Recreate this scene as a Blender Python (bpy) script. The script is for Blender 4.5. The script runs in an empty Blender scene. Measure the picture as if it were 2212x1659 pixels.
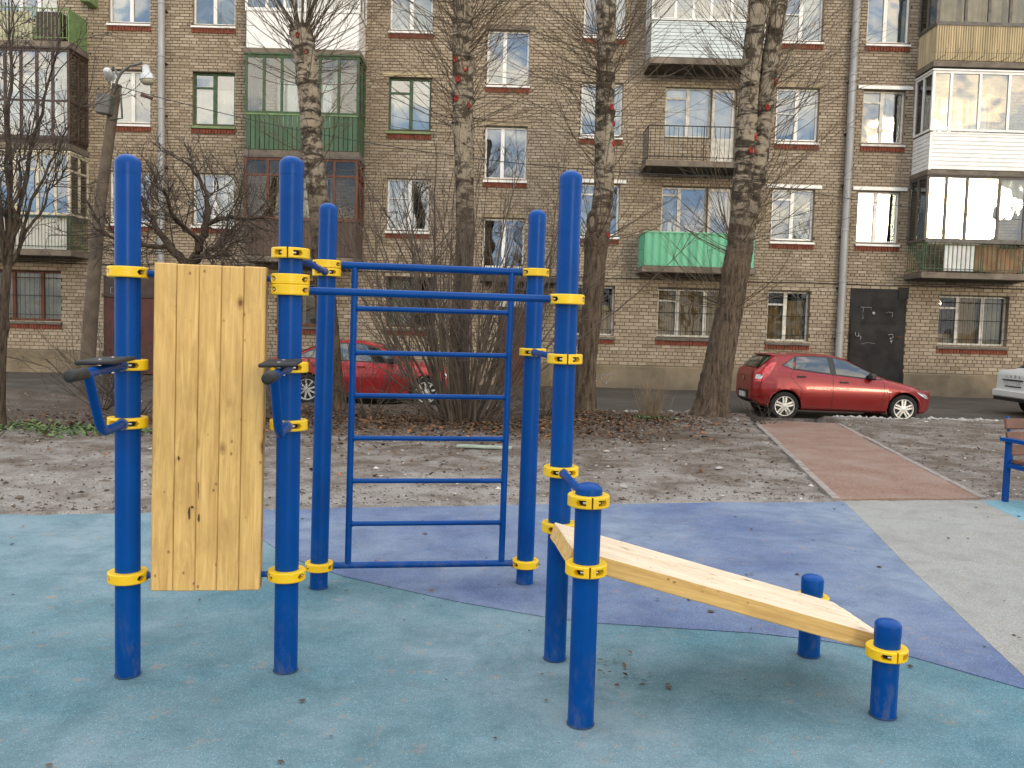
import bpy, bmesh, math, random
import numpy as np
from mathutils import Vector, Matrix

random.seed(7); RNG = np.random.default_rng(7)
S = bpy.context.scene
COL = S.collection
R = math.radians

# ------------------------------------------------------------------ camera
CAM_H, PITCH, ROLL = 1.6, math.atan(120.5 / 1853), 0.027
cd = bpy.data.cameras.new('camera'); cd.sensor_width = 36; cd.lens = 36 * 1853 / 2212
cd.clip_start = 0.05; cd.clip_end = 3000
cam = bpy.data.objects.new('camera', cd); COL.objects.link(cam)
_fw = Vector((0, math.cos(PITCH), -math.sin(PITCH))); _up = Vector((0, math.sin(PITCH), math.cos(PITCH))); _rt = Vector((1, 0, 0))
_r = _rt * math.cos(ROLL) + _up * math.sin(ROLL); _u = -_rt * math.sin(ROLL) + _up * math.cos(ROLL)
cam.matrix_world = Matrix(((_r.x, _u.x, -_fw.x, 0), (_r.y, _u.y, -_fw.y, 0), (_r.z, _u.z, -_fw.z, CAM_H), (0, 0, 0, 1)))
S.camera = cam

# ------------------------------------------------------------------ sky, sun, exposure
SUN_EL, SUN_AZ = R(7.5), R(156)          # azimuth clockwise from +Y: behind the camera, to its right
w = bpy.data.worlds.new('World'); S.world = w; w.use_nodes = True
nt = w.node_tree; nt.nodes.clear()
out = nt.nodes.new('ShaderNodeOutputWorld'); bg = nt.nodes.new('ShaderNodeBackground')
sky = nt.nodes.new('ShaderNodeTexSky'); sky.sky_type = 'NISHITA'; sky.sun_disc = False
sky.sun_elevation = SUN_EL; sky.sun_rotation = SUN_AZ; sky.air_density = 1.0; sky.dust_density = 2.0; sky.ozone_density = 1.0
tc = nt.nodes.new('ShaderNodeTexCoord'); mp = nt.nodes.new('ShaderNodeMapping'); mp.inputs['Scale'].default_value = (1.0, 1.0, 3.2)
nz = nt.nodes.new('ShaderNodeTexNoise'); nz.inputs['Scale'].default_value = 2.1; nz.inputs['Detail'].default_value = 9; nz.inputs['Roughness'].default_value = 0.58
rp = nt.nodes.new('ShaderNodeValToRGB'); rp.color_ramp.elements[0].position = 0.27; rp.color_ramp.elements[1].position = 0.44
mx = nt.nodes.new('ShaderNodeMix'); mx.data_type = 'RGBA'
# broken cloud deck over the whole dome: cloud brightness follows a second, finer noise
n2 = nt.nodes.new('ShaderNodeTexNoise'); n2.inputs['Scale'].default_value = 4.3; n2.inputs['Detail'].default_value = 7
r2 = nt.nodes.new('ShaderNodeValToRGB'); r2.color_ramp.elements[0].position = 0.40; r2.color_ramp.elements[0].color = (3.0, 4.3, 6.2, 1); r2.color_ramp.elements[1].position = 0.60; r2.color_ramp.elements[1].color = (11.2, 10.2, 8.7, 1)
nt.links.new(tc.outputs['Generated'], mp.inputs['Vector']); nt.links.new(mp.outputs[0], nz.inputs['Vector']); nt.links.new(mp.outputs[0], n2.inputs['Vector'])
nt.links.new(nz.outputs['Fac'], rp.inputs['Fac']); nt.links.new(rp.outputs['Color'], mx.inputs[0]); nt.links.new(n2.outputs['Fac'], r2.inputs['Fac'])
# standard overcast luminance: the deck is brighter overhead than at the horizon
sx = nt.nodes.new('ShaderNodeSeparateXYZ'); nt.links.new(tc.outputs['Generated'], sx.inputs[0])
mr_ = nt.nodes.new('ShaderNodeMapRange'); nt.links.new(sx.outputs['Z'], mr_.inputs['Value']); mr_.inputs['To Min'].default_value = 0.75; mr_.inputs['To Max'].default_value = 1.25
sc_ = nt.nodes.new('ShaderNodeVectorMath'); sc_.operation = 'SCALE'; nt.links.new(r2.outputs[0], sc_.inputs[0]); nt.links.new(mr_.outputs[0], sc_.inputs['Scale'])
nt.links.new(sky.outputs[0], mx.inputs[6]); nt.links.new(sc_.outputs[0], mx.inputs[7])
nt.links.new(mx.outputs[2], bg.inputs['Color']); bg.inputs['Strength'].default_value = 0.13
nt.links.new(bg.outputs[0], out.inputs['Surface'])

sl = bpy.data.lights.new('sun', 'SUN'); sl.energy = 0.75; sl.angle = R(10); sl.color = (1.0, 0.82, 0.55)
sun = bpy.data.objects.new('sun', sl); COL.objects.link(sun)
_sd = Vector((math.sin(SUN_AZ) * math.cos(SUN_EL), math.cos(SUN_AZ) * math.cos(SUN_EL), math.sin(SUN_EL)))
sun.rotation_euler = _sd.to_track_quat('Z', 'Y').to_euler(); sun.location = _sd * 40

S.view_settings.view_transform = 'Standard'; S.view_settings.look = 'None'
S.view_settings.exposure = 1.02; S.view_settings.gamma = 1.0; S.view_settings.use_curve_mapping = False
S.render.engine = 'CYCLES'
S.cycles.max_bounces = 6; S.cycles.transparent_max_bounces = 12; S.cycles.caustics_reflective = False; S.cycles.caustics_refractive = False

# ------------------------------------------------------------------ scene helpers
WM = {}                                    # world matrix of every object built
def _place(o, parent, M, local):
    M = M or Matrix()
    if parent is not None:
        o.parent = parent
        if not local: o.matrix_parent_inverse = WM[parent.name].inverted()
        WM[o.name] = WM[parent.name] @ M if local else M
    else:
        WM[o.name] = M
    o.matrix_basis = M
    COL.objects.link(o)
    return o
def empty(name, loc=(0, 0, 0), rz=0.0, parent=None):
    o = bpy.data.objects.new(name, None); o.empty_display_size = 0.2
    return _place(o, parent, Matrix.Translation(loc) @ Matrix.Rotation(rz, 4, 'Z'), False)
def tag(o, label=None, cat=None, group=None, kind=None):
    if label: o['label'] = label
    if cat: o['category'] = cat
    if group: o['group'] = group
    if kind: o['kind'] = kind
    return o
def inst(me, name, parent=None, M=None, local=False):
    return _place(bpy.data.objects.new(name, me), parent, M, local)
def T(x, y, z): return Matrix.Translation((x, y, z))
def RX(a): return Matrix.Rotation(a, 4, 'X')
def RY(a): return Matrix.Rotation(a, 4, 'Y')
def RZ(a): return Matrix.Rotation(a, 4, 'Z')

class MB:
    def __init__(s): s.v = []; s.f = []; s.m = []; s.c = []
    def add(s, vs, fs, mi=0, col=None):
        n = len(s.v); s.v += [tuple(p) for p in vs]
        for f in fs:
            s.f.append(tuple(i + n for i in f)); s.m.append(mi); s.c.append(col)
        return s
    def quad(s, a, b, c, d, mi=0, col=None): return s.add((a, b, c, d), ((0, 1, 2, 3),), mi, col)
    def box(s, x0, x1, y0, y1, z0, z1, mi=0, col=None):
        return s.add(((x0, y0, z0), (x1, y0, z0), (x1, y1, z0), (x0, y1, z0), (x0, y0, z1), (x1, y0, z1), (x1, y1, z1), (x0, y1, z1)),
                     ((0, 3, 2, 1), (4, 5, 6, 7), (0, 1, 5, 4), (1, 2, 6, 5), (2, 3, 7, 6), (3, 0, 4, 7)), mi, col)
    def cbox(s, x0, x1, y0, y1, z0, z1, b=0.006, mi=0):
        """box with chamfered edges"""
        xs, ys, zs = (x0, x1), (y0, y1), (z0, z1); vs = []; idx = {}
        for i in (0, 1):
            for j in (0, 1):
                for k in (0, 1):
                    c = (xs[i], ys[j], zs[k]); sg = (1 - 2 * i, 1 - 2 * j, 1 - 2 * k)
                    for a in range(3):
                        p = [c[t] + (sg[t] * b if t != a else 0) for t in range(3)]
                        idx[(i, j, k, a)] = len(vs); vs.append(tuple(p))
        g = lambda i, j, k, a: idx[(i, j, k, a)]
        F = []
        for i in (0, 1):
            q = [g(i, 0, 0, 0), g(i, 1, 0, 0), g(i, 1, 1, 0), g(i, 0, 1, 0)]; F.append(q if i else q[::-1])
            q = [g(0, i, 0, 1), g(0, i, 1, 1), g(1, i, 1, 1), g(1, i, 0, 1)]; F.append(q if i else q[::-1])
            q = [g(0, 0, i, 2), g(1, 0, i, 2), g(1, 1, i, 2), g(0, 1, i, 2)]; F.append(q if i else q[::-1])
        for i in (0, 1):
            for j in (0, 1):
                F.append([g(i, j, 0, 0), g(i, j, 1, 0), g(i, j, 1, 1), g(i, j, 0, 1)] if (i ^ j) else [g(i, j, 0, 0), g(i, j, 0, 1), g(i, j, 1, 1), g(i, j, 1, 0)])
                F.append([g(i, 0, j, 0), g(i, 0, j, 2), g(i, 1, j, 2), g(i, 1, j, 0)] if (i ^ j) else [g(i, 0, j, 0), g(i, 1, j, 0), g(i, 1, j, 2), g(i, 0, j, 2)])
                F.append([g(0, i, j, 1), g(1, i, j, 1), g(1, i, j, 2), g(0, i, j, 2)] if (i ^ j) else [g(0, i, j, 1), g(0, i, j, 2), g(1, i, j, 2), g(1, i, j, 1)])
        for i in (0, 1):
            for j in (0, 1):
                for k in (0, 1):
                    q = [g(i, j, k, 0), g(i, j, k, 1), g(i, j, k, 2)]; F.append(q if (i + j + k) % 2 else q[::-1])
        return s.add(vs, F, mi)
    def tube(s, pts, rad, n=8, mi=0, caps=True):
        P = [Vector(p) for p in pts]; m = len(P)
        if not hasattr(rad, '__len__'): rad = [rad] * m
        t0 = (P[1] - P[0]).normalized(); a = Vector((0, 0, 1)) if abs(t0.z) < 0.9 else Vector((1, 0, 0))
        nrm = t0.cross(a).normalized(); vs = []
        for i in range(m):
            t = (P[min(i + 1, m - 1)] - P[max(i - 1, 0)]).normalized()
            nrm = (nrm - t * nrm.dot(t)).normalized(); bn = t.cross(nrm)
            for k in range(n):
                an = 2 * math.pi * k / n
                vs.append(P[i] + (nrm * math.cos(an) + bn * math.sin(an)) * rad[i])
        fs = [(i * n + k, i * n + (k + 1) % n, (i + 1) * n + (k + 1) % n, (i + 1) * n + k) for i in range(m - 1) for k in range(n)]
        if caps: fs += [tuple(range(n))[::-1], tuple(range((m - 1) * n, m * n))]
        return s.add(vs, fs, mi)
    def lathe(s, prof, n=24, mi=0, M=None, caps=True):
        """profile of (radius, z) turned round z"""
        vs = []; fs = []; m = len(prof)
        for r, z in prof:
            for k in range(n):
                a = 2 * math.pi * k / n; vs.append((r * math.cos(a), r * math.sin(a), z))
        for i in range(m - 1):
            for k in range(n):
                fs.append((i * n + k, i * n + (k + 1) % n, (i + 1) * n + (k + 1) % n, (i + 1) * n + k))
        if caps and prof[0][0] > 1e-6: fs.append(tuple(range(n))[::-1])
        if caps and prof[-1][0] > 1e-6: fs.append(tuple(range((m - 1) * n, m * n)))
        if M is not None: vs = [M @ Vector(p) for p in vs]
        return s.add(vs, fs, mi)
    def poly(s, pts, d, mi=0):
        """flat polygon with thickness vector d"""
        n = len(pts); P = [Vector(p) for p in pts]; d = Vector(d)
        return s.add(P + [p + d for p in P], [tuple(range(n)), tuple(range(2 * n - 1, n - 1, -1))] + [(i, n + i, n + (i + 1) % n, (i + 1) % n) for i in range(n)], mi)
    def mesh(s, name, mats, smooth=None):
        me = bpy.data.meshes.new(name); me.from_pydata(s.v, [], s.f)
        for m in (mats if isinstance(mats, (list, tuple)) else [mats]): me.materials.append(m)
        if any(s.m): me.polygons.foreach_set('material_index', s.m)
        if s.c and s.c[0] is not None:
            at = me.attributes.new('tint', 'FLOAT', 'FACE'); at.data.foreach_set('value', np.array(s.c, dtype=np.float32))
        if smooth is not None:
            me.polygons.foreach_set('use_smooth', [True] * len(s.f))
            if smooth < 180: me.set_sharp_from_angle(angle=R(smooth))
        me.update(); return me
    def build(s, name, mats, parent=None, smooth=None, M=None, local=False):
        return inst(s.mesh(name, mats, smooth), name, parent, M, local)

def twigs_mesh(name, mat, lines, n=4):
    """many tapered polylines (pts array Kx3, radii K) as one mesh, fast"""
    V = []; F = []; base = 0; ring = np.arange(n)
    for P, r in lines:
        P = np.asarray(P, float); K = len(P); t = np.gradient(P, axis=0); t /= np.linalg.norm(t, axis=1)[:, None] + 1e-9
        a = np.tile(np.array([0.31, 0.17, 0.93]), (K, 1)); a[np.abs(t @ np.array([0.31, 0.17, 0.93])) > 0.95] = (0.9, 0.3, 0.1)
        u = np.cross(t, a); u /= np.linalg.norm(u, axis=1)[:, None] + 1e-9; v = np.cross(t, u)
        an = 2 * np.pi * ring / n
        V.append((P[:, None, :] + np.asarray(r)[:, None, None] * (u[:, None, :] * np.cos(an)[None, :, None] + v[:, None, :] * np.sin(an)[None, :, None])).reshape(-1, 3))
        i = np.arange(K - 1)[:, None] * n; k = ring[None, :]; k2 = (ring[None, :] + 1) % n
        F.append(np.stack([i + k, i + k2, i + n + k2, i + n + k], -1).reshape(-1, 4) + base); base += K * n
    return fast_mesh(name, mat, np.concatenate(V), np.concatenate(F), True)
def fast_mesh(name, mat, V, F, smooth=False, tint=None):
    me = bpy.data.meshes.new(name); nf, k = F.shape
    me.vertices.add(len(V)); me.vertices.foreach_set('co', np.ascontiguousarray(V, dtype=np.float32).ravel())
    me.loops.add(nf * k); me.loops.foreach_set('vertex_index', np.ascontiguousarray(F, dtype=np.int32).ravel())
    me.polygons.add(nf); me.polygons.foreach_set('loop_start', np.arange(0, nf * k, k, dtype=np.int32))
    me.polygons.foreach_set('use_smooth', np.full(nf, smooth))
    for m in (mat if isinstance(mat, (list, tuple)) else [mat]): me.materials.append(m)
    if tint is not None:
        at = me.attributes.new('tint', 'FLOAT', 'FACE'); at.data.foreach_set('value', np.asarray(tint, dtype=np.float32))
    me.update(calc_edges=True); me.validate(); return me

# ------------------------------------------------------------------ material helpers
class NT:
    def __init__(s, name):
        s.mat = bpy.data.materials.new(name); s.mat.use_nodes = True; s.t = s.mat.node_tree; s.p = s.t.nodes['Principled BSDF']
        s.o = s.t.nodes['Material Output']
    def n(s, typ, **kw):
        nd = s.t.nodes.new('ShaderNode' + typ)
        for k, v in kw.items(): setattr(nd, k, v)
        return nd
    def set(s, sock, v):
        if hasattr(v, 'is_output') or isinstance(v, bpy.types.NodeSocket): s.t.links.new(v, sock)
        elif isinstance(v, (tuple, list)) and len(v) == 3 and sock.type == 'RGBA': sock.default_value = (*v, 1)
        else: sock.default_value = v
    def co(s, which='Object', scale=(1, 1, 1), rand=False, rot=(0, 0, 0)):
        c = s.n('TexCoord').outputs[which]; m = s.n('Mapping'); m.inputs['Scale'].default_value = scale; m.inputs['Rotation'].default_value = rot; s.set(m.inputs['Vector'], c)
        if rand:
            oi = s.n('ObjectInfo'); mu = s.n('Math', operation='MULTIPLY'); s.set(mu.inputs[0], oi.outputs['Random']); mu.inputs[1].default_value = 37.0
            cb = s.n('CombineXYZ'); [s.set(cb.inputs[i], mu.outputs[0]) for i in range(3)]; s.set(m.inputs['Location'], cb.outputs[0])
        return m.outputs[0]
    def noise(s, vec, scale=5, detail=4, rough=0.55, dist=0.0):
        nd = s.n('TexNoise'); s.set(nd.inputs['Vector'], vec); nd.inputs['Scale'].default_value = scale; nd.inputs['Detail'].default_value = detail
        nd.inputs['Roughness'].default_value = rough; nd.inputs['Distortion'].default_value = dist; return nd.outputs['Fac']
    def voro(s, vec, scale=5, feature='F1', rnd=1.0, out='Distance'):
        nd = s.n('TexVoronoi', feature=feature); s.set(nd.inputs['Vector'], vec); nd.inputs['Scale'].default_value = scale; nd.inputs['Randomness'].default_value = rnd; return nd.outputs[out]
    def ramp(s, fac, *stops):
        nd = s.n('ValToRGB'); s.set(nd.inputs['Fac'], fac); e = nd.color_ramp.elements
        while len(e) < len(stops): e.new(0.5)
        for i, (p, c) in enumerate(stops): e[i].position = p; e[i].color = (c, c, c, 1) if not hasattr(c, '__len__') else (*c, 1)
        return nd.outputs['Color']
    def mix(s, fac, a, b, mode='MIX'):
        nd = s.n('Mix', data_type='RGBA', blend_type=mode); s.set(nd.inputs[0], fac); s.set(nd.inputs[6], a); s.set(nd.inputs[7], b); return nd.outputs[2]
    def math(s, op, a, b=0.0):
        nd = s.n('Math', operation=op); s.set(nd.inputs[0], a); s.set(nd.inputs[1], b); return nd.outputs[0]
    def attr(s, name='tint'): return s.n('Attribute', attribute_name=name).outputs['Fac']
    def sep(s, vec):
        nd = s.n('SeparateXYZ'); s.set(nd.inputs[0], vec); return nd.outputs
    def bump(s, h, strength=0.3, dist=0.01):
        nd = s.n('Bump'); s.set(nd.inputs['Height'], h); nd.inputs['Strength'].default_value = strength; nd.inputs['Distance'].default_value = dist; s.set(s.p.inputs['Normal'], nd.outputs[0])
    def fin(s, col, rough=0.6, metal=0.0, spec=0.5, coat=0.0):
        s.set(s.p.inputs['Base Color'], col); s.set(s.p.inputs['Roughness'], rough); s.p.inputs['Metallic'].default_value = metal
        s.p.inputs['Specular IOR Level'].default_value = spec; s.p.inputs['Coat Weight'].default_value = coat; s.p.inputs['Coat Roughness'].default_value = 0.06
        return s.mat
def paint(name, col, rough=0.5, dirt=0.25, scale=3.0, metal=0.0, coat=0.0, bump=0.0, spec=0.5, rand=True, streak=False):
    """painted / plain surface with uneven wear"""
    N = NT(name); c = N.co('Object', (1, 1, 0.22) if streak else (1, 1, 1), rand=rand)
    a = N.noise(c, scale, 6, 0.62); b = N.noise(c, scale * 9, 3)
    dk = tuple(x * (1 - dirt) * 0.9 for x in col); lt = tuple(min(1, x * (1 + dirt * 0.35)) for x in col)
    k = N.mix(N.ramp(a, (0.3, 0), (0.72, 1)), dk, lt); k = N.mix(N.ramp(b, (0.35, 0.0), (0.75, 0.35 * dirt)), k, tuple(x * 0.6 for x in col))
    if bump: N.bump(b, bump, 0.004)
    return N.fin(k, N.ramp(a, (0.3, min(1, rough + 0.1)), (0.7, max(0.02, rough - 0.08))), metal, spec, coat)
# ================================================================== GROUND
def m_rubber(name, col, frost=0.35):
    N = NT(name); c = N.co('Object'); g = N.noise(c, 260, 2, 0.7); sp = N.voro(c, 240, out='Color')
    big = N.noise(c, 0.42, 7, 0.66); st = N.noise(c, 3.1, 9, 0.72, 0.4)
    gv = N.n('RGBToBW'); N.set(gv.inputs[0], sp)
    k = N.mix(N.ramp(gv.outputs[0], (0.25, 0), (0.8, 1)), tuple(x * 0.68 for x in col), tuple(min(1, x * 1.28) for x in col))
    k = N.mix(N.ramp(g, (0.30, 0.45), (0.5, 0)), k, tuple(x * 0.35 for x in col))
    gr = N.noise(c, 95, 3, 0.75); k = N.mix(N.ramp(gr, (0.32, 0.55), (0.52, 0.0)), k, tuple(x * 0.5 for x in col)); k = N.mix(N.ramp(gr, (0.56, 0.0), (0.72, 0.35)), k, tuple(min(1, x * 1.5 + 0.05) for x in col))
    k = N.mix(N.ramp(big, (0.40, 0.0), (0.62, frost)), k, (0.26, 0.315, 0.35))       # dusting of frost
    k = N.mix(N.ramp(st, (0.44, 0.0), (0.70, 0.65)), k, tuple(x * 0.56 for x in col))  # damp smears
    d2 = N.noise(N.co('Object', (1, 1, 1), rot=(0, 0, 0.6)), 3.1, 7, 0.7, 0.4)
    k = N.mix(N.ramp(d2, (0.63, 0.0), (0.72, 0.42)), k, (0.27, 0.22, 0.16))            # tracked-in sand
    fk = N.voro(c, 75); k = N.mix(N.ramp(fk, (0.10, 0.75), (0.16, 0.0)), k, tuple(min(1, x * 1.2 + 0.28) for x in col))      # pale granules
    sm = N.noise(c, 11, 4, 0.6); sm2 = N.noise(c, 1.7, 3); k = N.mix(N.math('MULTIPLY', N.ramp(sm, (0.60, 0.0), (0.70, 0.55)), N.ramp(sm2, (0.42, 0.0), (0.60, 1.0))), k, (0.30, 0.20, 0.13))   # mud prints
    chip = N.voro(c, 16, rnd=1.0); ch2 = N.noise(c, 22, 2)
    k = N.mix(N.ramp(N.math('ADD', chip, N.math('MULTIPLY', ch2, 0.25)), (0.155, 0.8), (0.175, 0.0)), k, (0.07, 0.055, 0.04))
    N.bump(N.math('ADD', N.math('MULTIPLY', gv.outputs[0], 0.6), N.math('MULTIPLY', st, 2.0)), 0.22, 0.003)
    return N.fin(k, 0.86, 0, 0.3)
def m_soil():
    N = NT('frozen_soil'); c = N.co('Object'); cs = N.co('Object', (1, 1, 1))
    a = N.noise(c, 42, 8, 0.75); b = N.noise(c, 7, 6, 0.65, 0.5); f = N.noise(cs, 1.5, 9, 0.74, 0.5); ff = N.noise(c, 95, 3, 0.7)
    k = N.mix(N.ramp(a, (0.30, 0), (0.68, 1)), (0.046, 0.035, 0.027), (0.185, 0.146, 0.115))
    k = N.mix(N.ramp(b, (0.36, 0.55), (0.58, 0)), k, (0.07, 0.052, 0.040))
    my = N.n('MapRange'); N.set(my.inputs['Value'], N.sep(N.n('NewGeometry').outputs['Position'])[1]); my.inputs['From Min'].default_value = 11.0; my.inputs['From Max'].default_value = 8.0; my.inputs['To Max'].default_value = 0.09; f = N.math('ADD', f, my.outputs[0])      # the open edge holds more frost than the soil near the trees
    fr = N.math('MULTIPLY', N.ramp(f, (0.44, 0.0), (0.66, 1.0)), N.ramp(ff, (0.36, 0.10), (0.60, 0.95)))
    k = N.mix(fr, k, (0.37, 0.35, 0.33))
    ps = N.n('NewGeometry').outputs['Position']; sp_ = N.sep(ps); hm = N.math('ADD', sp_[1], N.math('MULTIPLY', N.math('SUBTRACT', b, 0.5), 2.2)); hx = N.math('ADD', sp_[0], N.math('MULTIPLY', N.math('SUBTRACT', f, 0.5), 4.0))
    m1 = N.n('MapRange'); N.set(m1.inputs['Value'], hm); m1.inputs['From Min'].default_value = 12.0; m1.inputs['From Max'].default_value = 12.9
    m2 = N.n('MapRange'); N.set(m2.inputs['Value'], hx); m2.inputs['From Min'].default_value = 3.6; m2.inputs['From Max'].default_value = 2.4
    k = N.mix(N.math('MULTIPLY', N.math('MULTIPLY', m1.outputs[0], m2.outputs[0]), 0.72), k, N.mix(N.ramp(a, (0.35, 0), (0.65, 1)), (0.030, 0.021, 0.015), (0.085, 0.060, 0.042)))      # leaf mould under the shrubs
    N.bump(N.math('ADD', a, N.math('MULTIPLY', b, 1.5)), 0.9, 0.02)
    return N.fin(k, 0.9, 0, 0.25)
def m_asphalt():
    N = NT('asphalt'); c = N.co('Object'); a = N.noise(c, 180, 3, 0.7); b = N.noise(N.co('Object', (0.35, 1.2, 1)), 1.6, 7, 0.66, 0.5)
    k = N.mix(N.ramp(a, (0.3, 0), (0.7, 1)), (0.028, 0.024, 0.020), (0.066, 0.057, 0.048)); k = N.mix(N.ramp(b, (0.42, 0), (0.66, 0.75)), k, (0.095, 0.080, 0.066))
    N.bump(a, 0.5, 0.004); return N.fin(k, N.ramp(b, (0.35, 0.55), (0.6, 0.85)), 0, 0.4)
def m_path():
    N = NT('terracotta_rubber'); c = N.co('Object'); sp = N.voro(c, 110, out='Color'); g = N.n('RGBToBW'); N.set(g.inputs[0], sp); b = N.noise(c, 1.3, 7, 0.68, 0.4)
    k = N.mix(N.ramp(g.outputs[0], (0.25, 0), (0.8, 1)), (0.130, 0.072, 0.053), (0.27, 0.170, 0.130)); k = N.mix(N.ramp(b, (0.40, 0), (0.68, 0.6)), k, (0.27, 0.215, 0.185))
    N.bump(g.outputs[0], 0.4, 0.004); return N.fin(k, 0.9, 0, 0.25)
TEAL = m_rubber('teal_rubber', (0.082, 0.180, 0.222), 0.52); BLUE = m_rubber('blue_rubber', (0.098, 0.138, 0.256), 0.55); GREY = m_rubber('grey_rubber', (0.280, 0.276, 0.258), 0.12); PALE = m_rubber('pale_blue_rubber', (0.16, 0.33, 0.40))
SOIL = m_soil(); ASPH = m_asphalt(); PATH = m_path(); CONC = paint('concrete_kerb', (0.27, 0.235, 0.21), 0.85, 0.35, 6, bump=0.3)

EX = np.array([-30, -4.09, -2.94, -1.56, -0.21, 1.41, 3.24, 4.9, 30.0]); EY = np.array([1.8, 6.81, 7.03, 7.36, 7.67, 7.97, 8.29, 8.56, 13.2])
def edgeY(x): return np.interp(x, EX, EY)
def struct(o): o['kind'] = 'structure'; return o
def smooth_noise(x, y, s, seed=0):
    return (np.sin(x * s + seed) * np.cos(y * s * 1.13 + seed * 2.1) + 0.5 * np.sin(x * s * 2.3 + 1.7 + seed) * np.cos(y * s * 2.1 + 0.4) + 0.25 * np.sin(x * s * 5.1 + y * s * 3.7 + seed)) / 1.75
def sheet(name, poly, z, mat, thick=0.03, kind=True):
    mb = MB(); mb.poly([(x, y, z) for x, y in poly][::-1], (0, 0, -thick)); o = mb.build(name, mat); return struct(o)

# far ground, road, pavement strip at the house
mb = MB(); mb.quad((-600, -600, -0.5), (600, -600, -0.5), (600, 600, -0.5), (-600, 600, -0.5)); struct(mb.build('ground', SOIL))
mb = MB()
NX, NY = 60, 20; V = []
for j in range(NY + 1):
    for i in range(NX + 1):
        x = -30 + 60 * i / NX; y = 16.3 + (24.6 - 16.3) * j / NY
        V.append((x, y, -0.225 + 0.030 * (y - 17.4) + 0.012 * math.sin(x * 1.3 + y) + 0.008 * math.sin(x * 3.1 - y * 2.2)))
mb.add(V, [(j * (NX + 1) + i, j * (NX + 1) + i + 1, (j + 1) * (NX + 1) + i + 1, (j + 1) * (NX + 1) + i) for j in range(NY) for i in range(NX)])
struct(mb.build('road', ASPH, smooth=180))
def roadz(y): return -0.225 + 0.030 * (y - 17.4)

# lawn of trodden frozen soil between the play surface and the road
def lawn_z(X, Y):
    z = 0.018 + 0.020 * smooth_noise(X, Y, 1.1) + 0.012 * smooth_noise(X, Y, 3.7, 2) + 0.006 * smooth_noise(X, Y, 9.0, 5)
    z += 0.34 * np.exp(-(((X + 11.2) / 2.4) ** 2 + ((Y - 15.9) / 1.0) ** 2))
    z += 0.10 * np.exp(-(((X + 0.76) / 1.3) ** 2 + ((Y - 13.6) / 0.9) ** 2))
    for tx, ty in ((3.72, 16.1), (1.4, 15.9), (-3.2, 15.3), (-0.9, 15.4)): z += 0.09 * np.exp(-((X - tx) ** 2 + (Y - ty) ** 2) / 0.35)
    return z
xs = np.linspace(-26, 26, 420); vs = np.linspace(0, 1, 150) ** 1.15
XX, VV = np.meshgrid(xs, vs); Y0 = edgeY(XX) - 0.07 + 0.03 * smooth_noise(XX, XX * 0, 4.0) + 0.012 * smooth_noise(XX, XX * 0, 17.0); Y1 = 17.12 + 0.08 * smooth_noise(XX, XX * 0, 1.7, 1)
YY = Y0 + (Y1 - Y0) * VV; ZZ = lawn_z(XX, YY)
def pathX(y, side): return (3.2 + (y - 8.33) * (4.63 - 3.2) / 8.32) if side == 0 else (4.76 + (y - 8.54) * (6.11 - 4.76) / 7.87)
inpath = (XX > 3.2 + (YY - 8.33) * 0.1719 - 0.02) & (XX < 4.76 + (YY - 8.54) * 0.1715 + 0.02)
ZZ = np.where(inpath, np.where(YY > 15.6, -0.45, -0.03), ZZ); ZZ[:3] = np.clip(ZZ[:3], 0.013, 0.024); ZZ[0] = 0.0; ZZ[-1] = -0.05
ring = np.stack([XX, YY, ZZ], -1).reshape(-1, 3); nx, ny = len(xs), len(vs)
ii, jj = np.meshgrid(np.arange(nx - 1), np.arange(ny - 1)); b0 = jj * nx + ii
F = np.stack([b0, b0 + 1, b0 + nx + 1, b0 + nx], -1).reshape(-1, 4)
lo = ring[-nx:].copy(); lo[:, 2] = -0.4; lo[:, 1] += 0.03
V2 = np.concatenate([ring, lo]); k = np.arange(nx - 1); F2 = np.stack([(ny - 1) * nx + k, (ny - 1) * nx + k + 1, ny * nx + k + 1, ny * nx + k], -1)
struct(inst(fast_mesh('lawn', SOIL, V2, np.concatenate([F, F2]), True), 'lawn'))

# play surface: teal sheet with blue, grey and pale blue fields laid on it
base = [(-30, -8), (30, -8)] + [(x, float(edgeY(x))) for x in (30, 4.9, 3.24, 1.41, -0.21, -1.56, -2.94, -4.09, -30)]
sheet('play_surface', base, 0.004, TEAL, 0.05)
bt = [(2.39, 3.86), (2.02, 4.24), (1.68, 4.41), (1.33, 4.50), (1.0, 4.535), (0.5, 4.59), (0.21, 4.67), (0.07, 4.73), (-0.27, 4.885), (-0.58, 5.06), (-1.03, 5.33), (-1.35, 5.62), (-1.61, 5.92), (-1.82, 6.23), (-1.98, 6.6), (-2.06, 7.0), (-2.09, float(edgeY(-2.09)) - 0.002)]
bg_ = [(2.36, 3.72), (2.48, 4.0), (2.82, 6.0), (3.01, 6.96), (3.255, float(edgeY(3.255)) - 0.002)]
back = [(x, float(edgeY(x)) - 0.002) for x in (3.24, 1.41, -0.21, -1.56)]
sheet('blue_play_field', bt[::-1] + [(2.445, 3.79)] + bg_[1:] + back, 0.009, BLUE, 0.004)
gl = [(4.72, float(edgeY(4.72)) - 0.002), (4.58, 7.53), (4.38, 6.0), (4.25, 4.0), (4.2, 0.0)]
sheet('grey_play_field', [(3.3, 0.0), (2.95, 2.4), (2.62, 3.4), (2.449, 3.79)] + [(x + 0.003, y) for x, y in bg_[1:]] + [(3.262, float(edgeY(3.26)) - 0.002)] + gl, 0.0085, GREY, 0.004)
gl2 = [(x + 0.004, y) for x, y in gl][::-1]
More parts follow.
